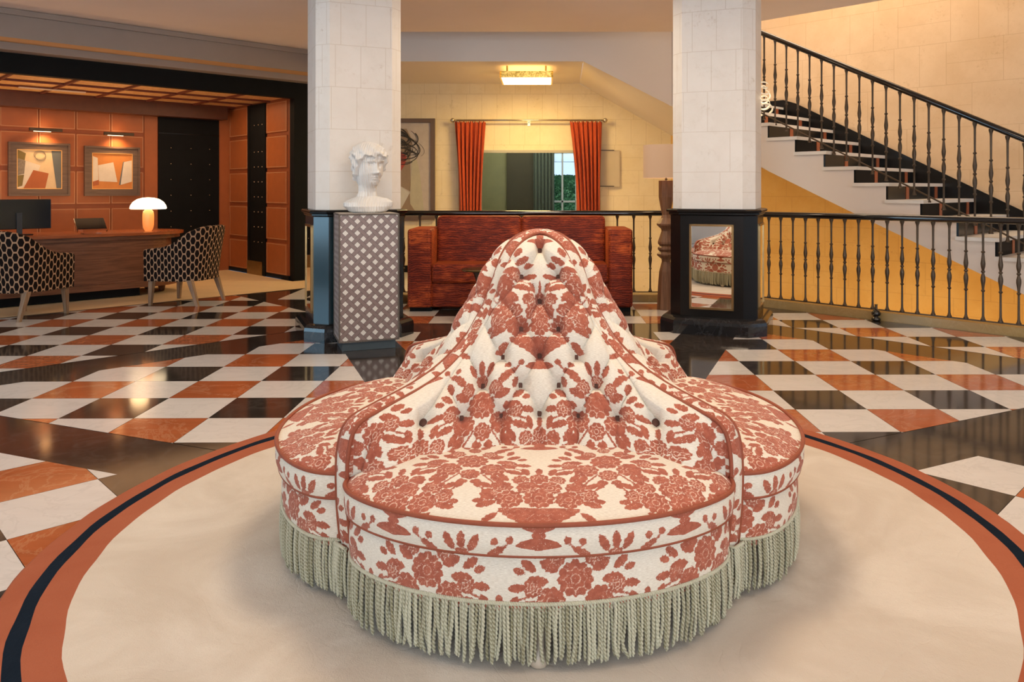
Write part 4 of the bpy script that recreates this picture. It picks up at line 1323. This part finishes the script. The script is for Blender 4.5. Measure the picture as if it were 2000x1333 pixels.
# ------------------------------------------------------------------ TUB CHAIRS
def make_chair(label):
    t = thing('tub_chair', label, 'chair', (0, 0, 0), 0, None)
    # outline, front is +y
    pts = []
    for y in np.linspace(.29, .02, 10): pts.append((.315, y))
    for a in np.linspace(0, pi, 44)[1:-1]:
        c, s = math.cos(a), math.sin(a)
        pts.append((.315*math.copysign(abs(c)**.62, c), .02-.33*abs(s)**.75))
    for y in np.linspace(.02, .29, 10): pts.append((-.315, y))
    pts = np.array(pts)
    for _ in range(3): pts[1:-1] = (pts[:-2]+2*pts[1:-1]+pts[2:])/4
    L = np.concatenate([[0], np.cumsum(np.hypot(*np.diff(pts, axis=0).T))]); q_ = np.linspace(0, L[-1], 70)
    pts = np.stack([np.interp(q_, L, pts[:, 0]), np.interp(q_, L, pts[:, 1])], 1)
    for _ in range(2): pts[1:-1] = (pts[:-2]+2*pts[1:-1]+pts[2:])/4
    L = np.concatenate([[0], np.cumsum(np.hypot(*np.diff(pts, axis=0).T))]); T = L/L[-1]*2-1
    tan = np.gradient(pts, axis=0); tan /= np.linalg.norm(tan, axis=1, keepdims=True); nr = np.stack([tan[:, 1], -tan[:, 0]], 1)
    # outward direction
    sgn = np.sign(nr[0, 0]); nr = nr*sgn
    at = np.abs(T)
    top = np.interp(at, [0, .18, .28, .38, .48, .6, .75, .92, 1.0], [.845, .842, .825, .785, .725, .660, .620, .605, .595])
    lean = np.interp(at, [0, .3, .6, 1], [.075, .06, .02, .0])
    prof = [(0, 0), (0, .15), (.0, .35), (.0, .55), (0, .75), (0, .92), (-.010, .985), (-.035, 1.0), (-.06, .985), (-.070, .92), (-.072, .6), (-.075, .3), (-.08, .0)]
    P = []; UV = []
    for (o, h) in prof:
        row = []
        for i in range(len(pts)):
            z0 = .26 if o > -.03 else .30
            z = z0+(top[i]-z0)*h
            k = (z-.26)/.58
            q = pts[i]+nr[i]*(o+lean[i]*k**1.5-.015*(1-k))
            row.append((q[0], q[1], z)); UV.append((L[i], z if o > -.04 else 1.7-z))
        P.append(row)
    P = np.array(P); mb = MB(); mb.grid(P, flip=True)
    # arm fronts
    n = len(pts); m_ = len(prof)
    mb.f.append(tuple(j*n for j in range(m_))); mb.mi.append(0)
    mb.f.append(tuple(j*n+n-1 for j in range(m_))[::-1]); mb.mi.append(0)
    build(mb, 'backrest', m_hex, t, smooth=50, local=True, uv=UV)
    mb = MB(); mb.rbox((0, .075, .345), (.52, .40, .17), .035); build(mb, 'seat', m_hex, t, smooth=True, local=True)
    mb = MB(); mb.rbox((0, .06, .445), (.44, .42, .07), .03); build(mb, 'seat_cushion', m_hex, t, smooth=True, local=True)
    for sx, sy in ((-1, 1), (1, 1), (-1, -1), (1, -1)):
        mb = MB(); x0, y0 = sx*.245, (.235 if sy > 0 else -.20); x1, y1 = sx*.25, (.25 if sy > 0 else -.29)
        a, b = .026, .015
        q = [(x1-b, y1-b, 0), (x1+b, y1-b, 0), (x1+b, y1+b, 0), (x1-b, y1+b, 0), (x0-a, y0-a, .27), (x0+a, y0-a, .27), (x0+a, y0+a, .27), (x0-a, y0+a, .27)]
        mb.add(q, [(3, 2, 1, 0), (4, 5, 6, 7), (0, 1, 5, 4), (1, 2, 6, 5), (2, 3, 7, 6), (3, 0, 4, 7)])
        build(mb, 'leg', m_legwood, t, local=True)
    return t
chA = make_chair('black hexagon-patterned tub chair seen from behind, at the left edge')
chA.location = (-5.03, 7.44, 0); chA.rotation_euler = (0, 0, math.radians(-12))
chB = thing('tub_chair', 'black hexagon-patterned tub chair seen side-on at the right end of the desk', 'chair', (-3.88, 8.36, 0), math.radians(82))
for ch in list(chA.children):
    c = ch.copy(); COL.objects.link(c); c.parent = chB
chA['group'] = chB['group'] = 'tub chairs at the reception desk'

# ------------------------------------------------------------------ LATTICE PEDESTAL + BUST
pr = math.radians(21); PX, PY, PW, PD = -1.535, 5.80, .445, .37
dx_, dy_ = Vector((math.cos(pr), math.sin(pr), 0)), Vector((-math.sin(pr), math.cos(pr), 0))
pc = Vector((PX, PY, 0))+dx_*PW/2+dy_*PD/2
t = thing('display_pedestal', 'tall woven-lattice patterned pedestal in grey and white in front of the left pillar', 'pedestal', (pc.x, pc.y, 0), pr)
mb = MB(); mb.box((0, 0, .035), (PW-.04, PD-.03, .07)); build(mb, 'plinth', m_slate, t, local=True)
mb = MB(); mb.box((0, 0, .555), (PW, PD, .97)); build(mb, 'lattice_body', m_lattice, t, local=True)
mb = MB(); r_ = .006
for x, y in ((-PW/2, -PD/2), (PW/2, -PD/2), (PW/2, PD/2), (-PW/2, PD/2)): mb.box((x, y, .555), (.012, .012, .972))
for z in (.072, 1.038):
    mb.box((0, -PD/2, z), (PW, .012, .012)); mb.box((0, PD/2, z), (PW, .012, .012)); mb.box((-PW/2, 0, z), (.012, PD, .012)); mb.box((PW/2, 0, z), (.012, PD, .012))
build(mb, 'edge_cord', m_latedge, t, local=True)
mb = MB(); mb.box((0, 0, 1.043), (PW-.01, PD-.01, .006)); build(mb, 'top', plain('linen_top', (.5, .44, .38), .6), t, local=True)

def bust():
    """contours around a vertical axis; face looks along +x of the local frame"""
    nz, na = 260, 240
    Z = np.linspace(0, .56, nz); A = np.linspace(0, 2*pi, na, endpoint=False)
    P = np.zeros((nz, na, 3))
    for i, z in enumerate(Z):
        # centre line of the section
        cx = np.interp(z, [0, .08, .16, .24, .30, .40, .50, .56], [.0, -.01, -.015, .0, .02, .02, .005, -.01])
        a = A
        # neck and base radii (x half, y half)
        rx = np.interp(z, [0, .012, .05, .09, .13, .17, .195, .215, .24, .30, .36, .42, .47, .51, .54, .555, .56], [.080, .100, .115, .100, .066, .060, .062, .076, .094, .104, .110, .116, .110, .092, .062, .03, .002])
        ry = np.interp(z, [0, .012, .05, .08, .105, .13, .17, .215, .25, .30, .36, .42, .47, .51, .54, .555, .56], [.10, .13, .165, .165, .12, .072, .060, .062, .074, .084, .090, .094, .092, .078, .055, .025, .002])
        r = 1/np.sqrt((np.cos(a)/rx)**2+(np.sin(a)/ry)**2)
        # face relief around the front
        g = lambda a0, w: np.exp(-((np.angle(np.exp(1j*(a-a0))))/w)**2)
        t_ = np.abs(np.angle(np.exp(1j*a)))/pi
        if z > .19:
            r = r+.014*math.exp(-((z-.225)/.022)**2)*g(0, .40)
            r = r+(.010*math.exp(-((z-.279)/.008)**2)+.010*math.exp(-((z-.262)/.008)**2))*g(0, .26)
            nose = np.interp(z, [.298, .306, .318, .35, .385, .40], [0, 1, 1, .62, .28, 0]); r = r+.036*nose*g(0, .14)+.010*math.exp(-((z-.312)/.009)**2)*g(0, .30)
            r = r+.012*math.exp(-((z-.402)/.012)**2)*g(0, .60)
            r = r-.018*math.exp(-((z-.374)/.016)**2)*(g(.34, .17)+g(-.34, .17))+.009*math.exp(-((z-.372)/.008)**2)*(g(.34, .11)+g(-.34, .11))
            hbz = np.interp(t_, [0, .28, .42, .6, 1], [.435, .425, .335, .265, .25])+.010*np.sin(a*9)+.006*np.sin(a*17)
            hm = np.clip((z-hbz)/.012, 0, 1); hm = hm*hm*(3-2*hm)
            r = r+hm*np.interp(z, [.25, .45, .52, .56], [.022, .030, .020, .004])*(1+.22*np.sin(a*8+z*55)+.15*np.sin(a*5-z*90))
        else:
            r = r*(1-.20*g(0, .55)*np.interp(z, [0, .09, .19], [.0, 1, 0]))
            r = r+.050*np.interp(z, [0, .05, .085, .115, .13], [0, .5, 1, .9, 0])*g(.95, .28)+.02*np.interp(z, [0, .06, .1, .13], [0, .8, 1, 0])*g(-2.3, .5)
        x = cx+r*np.cos(a); y = r*np.sin(a)
        P[i, :, 0] = x*1.12; P[i, :, 1] = y*1.12; P[i, :, 2] = z
    # sliced relief: parallel vertical slices across the head
    c = np.array([.02, 0])
    sl = (P[..., 1]*.80+P[..., 0]*.60)
    k = np.sin(sl*2*pi/.0180)
    dirv = P[..., :2]-c; dl = np.linalg.norm(dirv, axis=-1, keepdims=True)+1e-6
    P[..., :2] += dirv/dl*(k*.0034)[..., None]
    return P
BZ0 = 1.046
face = math.radians(-52)
bt = thing('bust', 'white ribbed classical head bust on the woven-lattice pedestal', 'bust', (pc.x+.02, pc.y-.01, BZ0), face)
mb = MB(); mb.grid(bust(), wrap=True)
b0 = list(range(240))
mb.f.append(tuple(b0)[::-1]); mb.mi.append(0)
build(mb, 'head', m_bust, bt, smooth=True, local=True)

# ------------------------------------------------------------------ RED SOFA
sx0, sx1, sy0, sy1 = -1.36, .905, 7.70, 8.36
t = thing('velvet_sofa', 'two-seat rust velvet sofa in front of the rear balustrade', 'sofa', ((sx0+sx1)/2, (sy0+sy1)/2, 0))
cxm = (sx0+sx1)/2
for a, b in ((sx0, sx0+.245), (sx1-.245, sx1)):
    mb = MB(); mb.rbox(((a+b)/2, (sy0+sy1)/2, .435), (b-a, sy1-sy0, .79), .035); build(mb, 'armrest', m_velvet, t, smooth=True)
mb = MB(); mb.rbox((cxm, sy0+.34, .165), (sx1-sx0-.47, .60, .25), .02); build(mb, 'seat_frame', m_velvet, t, smooth=True)
for s_ in (-1, 1):
    w = (sx1-sx0-.49)/2
    mb = MB(); mb.rbox((cxm+s_*w/2, sy0+.27, .385), (w-.004, .56, .19), .035); build(mb, 'seat_cushion', m_velvet, t, smooth=True)
    mb = MB()
    def tp(a, b, e, s_=s_): return (a, b+e*.16, e+.015*math.cos(a*4)*(e > 0))
    mb.rbox((cxm+s_*w/2*1.0, sy1-.20, .70), (w+.005, .17, .50), .05, seg=4, taper=tp); build(mb, 'back_cushion', m_velvet, t, smooth=True)
mb = MB(); mb.rbox((cxm, sy1-.06, .46), (sx1-sx0-.47, .11, .74), .03); build(mb, 'backrest', m_velvet, t, smooth=True)
mb = MB()
for a in (sx0+.13, sx1-.13, cxm): mb.box((a, sy0+.33, .021), (.22, .58, .042))
build(mb, 'plinth_foot', m_blackmat, t)

# side table
t = thing('side_table', 'small round black pedestal table in front of the velvet sofa', 'table', (-.56, 7.22, 0))
mb = MB(); mb.lathe([(.001, .462), (.17, .462), (.205, .468), (.21, .476), (.205, .480), (.001, .480)], (-.56, 7.22, 0), n=48); build(mb, 'tabletop', m_tabletop, t, smooth=40)
mb = MB(); mb.lathe([(.13, .0), (.13, .012), (.10, .02), (.055, .12), (.045, .22), (.055, .33), (.09, .44), (.12, .462)], (-.56, 7.22, 0), n=32); build(mb, 'pedestal', m_table, t, smooth=50)

# floor lamp
fx, fy = 1.266, 7.88
t = thing('floor_lamp', 'carved wooden totem floor lamp with beige drum shade beside the right pillar', 'lamp', (fx, fy, 0))
S = fy/1500
def zpx(y): return H+(370-y)*S
prof = [(18.5, 0), (18, .02)]
raw = [(604, 18), (560, 16), (530, 13.5), (511, 8.5), (506, 9), (499, 17.5), (496, 18), (491, 13), (487, 16.5), (483, 16), (480, 12.5), (476, 16), (472, 16), (460, 12), (451, 9), (447, 10), (440, 18), (437, 18.5), (426, 10), (420, 8), (400, 12), (385, 14.5), (353, 14.5), (352.5, .5)]
prof = [(hw*S, max(0, zpx(y))) for y, hw in raw]
mb = MB(); mb.lathe(prof, (fx, fy, 0), n=8); build(mb, 'carved_base', m_lampwood, t)
mb = MB(); mb.lathe([(.006, zpx(353)), (.006, zpx(345))], (fx, fy, 0), n=10); mb.lathe([(.012, zpx(352)), (.014, zpx(350)), (.008, zpx(348))], (fx, fy, 0), n=12); build(mb, 'stem', m_iron, t)
mb = MB(); mb.lathe([(.233, zpx(348)), (.233, zpx(284)), (.230, zpx(284)), (.230, zpx(348))], (fx, fy, 0), n=48, cap=False); build(mb, 'lamp_shade', m_shade, t, smooth=50)
point('floor_lamp_bulb', (fx, fy, zpx(318)), 3.5, (1, .68, .38), .06)

# ------------------------------------------------------------------ BACK WALL FITTINGS
SB = YW/1500
def bx(px, Y=YW): return (px-1060)*Y/1500
def bz_(py, Y=YW): return H+(370-py)*Y/1500
t = thing('curtain_rod', 'long nickel curtain rod with ball ends above the rust curtains', 'curtain rod', (bx(1033), YW-.14, bz_(235)))
yr = YW-.14
mb = MB(); mb.tube([(bx(884, yr), yr, bz_(235, yr)), (bx(1182, yr), yr, bz_(235, yr))], .012, 10); build(mb, 'rod', m_steel, t, smooth=True)
for px in (884, 1182):
    mb = MB(); mb.lathe([(.034*math.sin(a), -.034*math.cos(a)) for a in np.linspace(.02, pi-.02, 12)], (bx(px, yr), yr, bz_(235, yr)), n=16); build(mb, 'finial', m_steel, t, smooth=True)
for px in (893, 1033, 1172):
    mb = MB(); mb.box((bx(px), YW-.07, bz_(238)), (.02, .14, .02)); mb.box((bx(px), YW-.008, bz_(240)), (.04, .016, .09)); build(mb, 'bracket', m_steel, t)
def curtain(name, label, xt0, xt1, xb0, xb1, ph):
    z1 = bz_(238, yr); z0 = .12; nz, nx = 40, 160
    P = np.zeros((nz, nx, 3)); UV = []
    for i in range(nz):
        t_ = i/(nz-1); z = z1+(z0-z1)*t_
        k = np.clip((z1-z)/1.55, 0, 1); kk = math.sin(k*pi/2)
        xa = xt0+(xb0-xt0)*kk; xb = xt1+(xb1-xt1)*kk
        for j in range(nx):
            s_ = j/(nx-1)
            f = .040*math.sin(s_*2*pi*7+ph+.5*math.sin(t_*3))+.012*math.sin(s_*2*pi*17+ph+t_*2)
            pl = .45 if t_ < .045 else min(1, .45+t_*2.2)
            P[i, j] = (xa+(xb-xa)*s_+.006*math.sin(s_*40+t_*6), yr+f*pl, z+(.012*math.sin(s_*2*pi*14) if i == 0 else 0)); UV.append((s_*1.0, z))
    t = thing(name, label, 'curtain', ((xt0+xt1)/2, yr, z0))
    mb = MB(); mb.grid(P); o = build(mb, 'drape', m_curt, t, smooth=True, uv=UV)
    md = o.modifiers.new('solid', 'SOLIDIFY'); md.thickness = .004
    mb = MB()
    for s_ in np.linspace(.04, .96, 9):
        x = xt0+(xt1-xt0)*s_
        mb.tube([(x, yr+.019*math.cos(a), bz_(235, yr)+.019*math.sin(a)-.004) for a in np.linspace(0, 2*pi, 12, endpoint=False)], .0025, 5, closed=True)
    build(mb, 'curtain_ring', m_steel, t)
curtain('curtain', 'rust curtain at the left of the wall opening', bx(888, yr), bx(948, yr), bx(897, yr), bx(940, yr), 0)
curtain('curtain', 'rust curtain at the right of the wall opening', bx(1113, yr), bx(1175, yr), bx(1128, yr), bx(1173, yr), 1.3)
# window opening trim
mb = MB()
for a, b, c, d in ((OX0-.03, OX1+.03, OZ1-.02, OZ1+.02), (OX0-.03, OX1+.03, OZ0-.03, OZ0+.0), (OX0-.03, OX0, OZ0, OZ1), (OX1, OX1+.03, OZ0, OZ1)):
    mb.box(((a+b)/2, YW-.008, (c+d)/2), (b-a, .016, d-c))
struct(build(mb, 'trim_6', plain('grey_opening_trim', (.36, .33, .26), .5)))
mb = MB(); mb.box(((OX0+OX1)/2, YW+.06, (OZ0+OZ1)/2), (OX1-OX0, .006, OZ1-OZ0)); struct(build(mb, 'window_1', m_pane))
# olive room beyond
RY = 13.2
mb = MB()
mb.box(((-1.7+bx(1078, RY)-.02)/2, RY+.05, 1.2), (1.7+bx(1078, RY)-.02, .1, 3)); struct(build(mb, 'wall_room_back', m_groom))
wx0, wx1, wz0, wz1 = bx(1078, RY), bx(1150, RY), .35, bz_(296, RY)
mb = MB(); mb.box(((wx1+2.2)/2+.0, RY+.05, 1.2), (2.2-wx1, .1, 3)); mb.box(((wx0+wx1)/2, RY+.05, wz0/2-.15), (wx1-wx0, .1, wz0+.3)); mb.box(((wx0+wx1)/2, RY+.05, (wz1+2.7)/2), (wx1-wx0, .1, 2.7-wz1))
struct(build(mb, 'wall_room_right', m_groom))
mb = MB(); mb.box((-1.75, 12.4, 1.2), (.1, 1.6, 3)); mb.box((2.2, 12.4, 1.2), (.1, 1.6, 3)); struct(build(mb, 'wall_room_left', m_groom))
mb = MB(); mb.box((0.2, 12.42, 2.7), (4.2, 1.6, .1)); struct(build(mb, 'ceiling_room', m_groom))
mb = MB(); mb.box((0.2, 12.42, -.35), (4.2, 1.6, .1)); struct(build(mb, 'floor_room', m_groomd))
mb = MB(); mb.box(((bx(990, RY)+bx(1046, RY))/2, RY-.03, 1.1), (bx(1046, RY)-bx(990, RY), .04, 2.7)); tag(build(mb, 'wardrobe_panel', m_groomd), 'dark olive panel against the far wall seen through the opening', 'panel')
nz, nx = 12, 90; P = np.zeros((nz, nx, 3))
for i in range(nz):
    for j in range(nx):
        s_ = j/(nx-1); P[i, j] = (bx(1042, RY)+(bx(1082, RY)-bx(1042, RY))*s_, RY-.14+.035*math.sin(s_*2*pi*6), 2.4-2.5*i/(nz-1))
mb = MB(); mb.grid(P); o = tag(build(mb, 'curtain', m_gcurt, smooth=True), 'grey-green curtain hanging beside the garden window', 'curtain')
o.modifiers.new('solid', 'SOLIDIFY').thickness = .004
m_wf = plain('white_window_frame', (.70, .74, .74), .5)
mb = MB()
for a in (wx0+.02, wx0+.18, wx0+.42, wx1-.02): mb.box((a, RY+.03, (wz0+wz1)/2), (.03, .05, wz1-wz0))
for c in (wz0+.02, 1.02, wz1-.02): mb.box(((wx0+wx1)/2, RY+.03, c), (wx1-wx0, .05, .03))
struct(build(mb, 'window_2', m_wf))
# hedge outside: leaf quads on a bank
hd = MB(); rr = np.random.RandomState(5)
n_ = 9000
cx_ = rr.uniform(-.6, 2.2, n_); cz_ = rr.uniform(-.2, 1.50, n_); cy_ = 14.6+rr.uniform(0, .3, n_)+.1*np.sin(cx_*7)
for i in range(n_):
    a = rr.uniform(0, 2*pi); s_ = rr.uniform(.02, .035); tl = rr.uniform(-.6, .6)
    ux, uz = math.cos(a), math.sin(a)
    P = [(cx_[i]+ux*s_, cy_[i]+tl*s_, cz_[i]+uz*s_), (cx_[i]-uz*s_*.5, cy_[i], cz_[i]+ux*s_*.5), (cx_[i]-ux*s_, cy_[i]-tl*s_, cz_[i]-uz*s_), (cx_[i]+uz*s_*.5, cy_[i]+.01, cz_[i]-ux*s_*.5)]
    hd.add(P, [(0, 1, 2, 3)])
hd.box((.8, 15.1, .7), (2.9, .3, 1.6))
h_ = tag(build(hd, 'hedge', m_leaf), 'clipped green ivy hedge outside the garden window', 'hedge'); h_['kind'] = 'stuff'
mb = MB(); mb.box((.8, 14.5, 1.86), (3.4, .3, .22)); tag(build(mb, 'pergola_beam', m_ext), 'pale beam above the hedge outside the window', 'beam')
area('olive_room_fill', (-.2, 12.3, 2.6), (0, 0, 0), 1.2, 26, (1, .95, .8))  # unseen fill, added to lighten the room behind the opening
area('garden_daylight', (.8, 13.7, 3.2), (math.radians(40), 0, 0), 1.2, 90, (.85, .95, 1.0))

# big painting, left
t = thing('painting', 'large abstract painting with black scribbles and a red patch, left of the curtains', 'painting', (bx(790), YW-.03, .70))
xa, xb, za, zb_ = -2.85, bx(850), .78, bz_(232)
w = .062
mb = MB()
for a, b, c, d in ((xa, xb, zb_-w, zb_), (xa, xb, za, za+w*1.6), (xa, xa+w, za+w*1.6, zb_-w), (xb-w, xb, za+w*1.6, zb_-w)): mb.box(((a+b)/2, YW-.03, (c+d)/2), (b-a, .055, d-c))
build(mb, 'frame', m_frame2, t)
c_pale = artm('art_pale_grey', (.50, .42, .36)); c_tan = artm('art_tan', (.30, .21, .14)); c_sage = artm('art_sage', (.48, .43, .31)); c_redp = artm('art_red', (.55, .05, .03), (.12, .05, .04), 25); c_pw = artm('art_offwhite', (.58, .54, .47))
mb = MB(); mb.box(((xa+xb)/2, YW-.02, (za+zb_)/2), (xb-xa, .02, zb_-za)); cv = build(mb, 'canvas', c_pale, t)
def pw(px, py): return (bx(px), bz_(py))
k = 0
for mt, pl in ((c_tan, [(700, 250), (795, 252), (806, 275), (802, 310), (803, 375), (768, 355), (700, 330)]), (c_sage, [(805, 312), (815, 312), (822, 345), (829, 416), (829, 430), (815, 430), (801, 395)]),
               (c_pw, [(700, 330), (769, 355), (801, 377), (780, 416), (772, 432), (700, 432)]), (c_tan, [(801, 377), (802, 398), (814, 416), (818, 432), (772, 432), (780, 416)]),
               (c_redp, [(768, 298), (783, 296), (795, 306), (792, 322), (783, 335), (771, 338), (768, 330)])):
    k += 1; mb = MB(); mb.extrude([(pw(a, b)[0], YW-.031-.0008*k, pw(a, b)[1]) for a, b in pl][::-1], (0, .0006, 0)); build(mb, 'painted_shape', mt, cv)
rr = np.random.RandomState(4)
mb = MB()
for q in range(30):
    cx, cy = 775+rr.uniform(-10, 12), 285+rr.uniform(-22, 18); a_, b_ = rr.uniform(18, 46), rr.uniform(8, 24); r0 = rr.uniform(-.1, .5); a0 = rr.uniform(0, 6); span = rr.uniform(2, 5.5)
    pts = []
    for a in np.linspace(a0, a0+span, 26):
        x = cx+a_*math.cos(a)*math.cos(r0)-b_*math.sin(a)*math.sin(r0); y = cy+a_*math.cos(a)*math.sin(r0)+b_*math.sin(a)*math.cos(r0)
        pts.append((min(bx(x), xb-.08), YW-.037, bz_(y)))
    mb.tube(pts, rr.uniform(.002, .007), 5)
build(mb, 'scribble_line', artm('art_black_paint', (.03, .025, .022)), cv)
# slim panel right of curtain
t = thing('wall_panel', 'small beige framed panel on the wall right of the right curtain', 'panel', (bx(1190), YW-.02, bz_(365)))
mb = MB(); mb.box(((bx(1168)+bx(1210))/2, YW-.02, (bz_(294)+bz_(365))/2), (bx(1210)-bx(1168), .03, bz_(294)-bz_(365))); build(mb, 'board', plain('beige_board', (.50, .40, .27), .6), t)
mb = MB(); mb.box(((bx(1168)+bx(1199))/2, YW-.03, bz_(294)), (bx(1199)-bx(1168), .04, .012)); mb.box(((bx(1168)+bx(1199))/2, YW-.03, bz_(364)), (bx(1199)-bx(1168), .04, .012)); build(mb, 'rail', m_iron, t)
# gilt ceiling light
t = thing('ceiling_light', 'square gilt ceiling light with glowing white diffuser above the wall opening', 'lamp', (-.24, 10.0, 2.64))
lx0, lx1, ly0, ly1 = (976-1060)*9.66/1500, (1080-1060)*9.66/1500, 9.66, 10.37
mb = MB(); cxl, cyl = (lx0+lx1)/2, (ly0+ly1)/2
for a, b, c, d in ((lx0, lx1, ly0, ly0+.02), (lx0, lx1, ly1-.02, ly1), (lx0, lx0+.02, ly0, ly1), (lx1-.02, lx1, ly0, ly1)): mb.box(((a+b)/2, (c+d)/2, 2.68), (b-a, d-c, .08))
build(mb, 'gilt_frame', m_goldglow, t)
mb = MB(); mb.box((cxl, cyl, 2.648), (lx1-lx0-.04, ly1-ly0-.04, .012)); build(mb, 'diffuser', m_glow, t)
mb = MB()
for a in (lx0+.09, lx1-.09):
    for b in (ly0+.09, ly1-.09): mb.lathe([(.012, 2.715), (.012, 2.80)], (a, b, 0), n=10)
mb.box((cxl, cyl, 2.717), (lx1-lx0-.04, ly1-ly0-.04, .006))
build(mb, 'hanger', m_brass, t)
area('ceiling_light_down', (cxl, cyl, 2.635), (0, 0, 0), .6, 58, (1, .70, .26))
point('ceiling_light_glow', (cxl, cyl+.15, 2.50), 20, (1, .62, .16), .25)
area('ceiling_light_up', (cxl, cyl, 2.725), (pi, 0, 0), .6, 3.5, (1, .66, .22))
# curled ribbon sculpture lamp on the far side of the right pillar
t = thing('ribbon_wall_lamp', 'curled white ribbon wall lamp on the edge of the right pillar', 'lamp', (2.03, 7.06, 2.08))
for q in range(6):
    mb = MB(); P = []
    r0 = .045+.012*(q % 3); zc = 2.19-.045*q; ph = q*1.1
    for a in np.linspace(0, 2*pi*.86, 26):
        c = Vector((2.035+r0*math.cos(a+ph), 7.06+r0*.6*math.sin(a+ph*1.7), zc+r0*.75*math.sin(a+ph)))
        P.append([tuple(c+Vector((0, 0, -.008))+Vector((.004*math.sin(a*2), -.01, 0))), tuple(c+Vector((0, 0, .008))+Vector((0, .01, 0)))])
    mb.grid(np.array(P)); o = build(mb, 'ribbon_loop', m_ribbon, t, smooth=True); o.modifiers.new('solid', 'SOLIDIFY').thickness = .003
mb = MB(); mb.tube([(1.93, 7.02, 1.95), (1.97, 7.04, 2.08), (1.93, 7.02, 2.2)], .006, 8); mb.tube([(1.90, 7.0, 2.08), (1.98, 7.04, 2.08)], .008, 8); build(mb, 'bracket', m_brass, t)
point('ribbon_lamp_bulb', (2.10, 7.14, 2.08), 2.0, (1, .75, .45), .04)
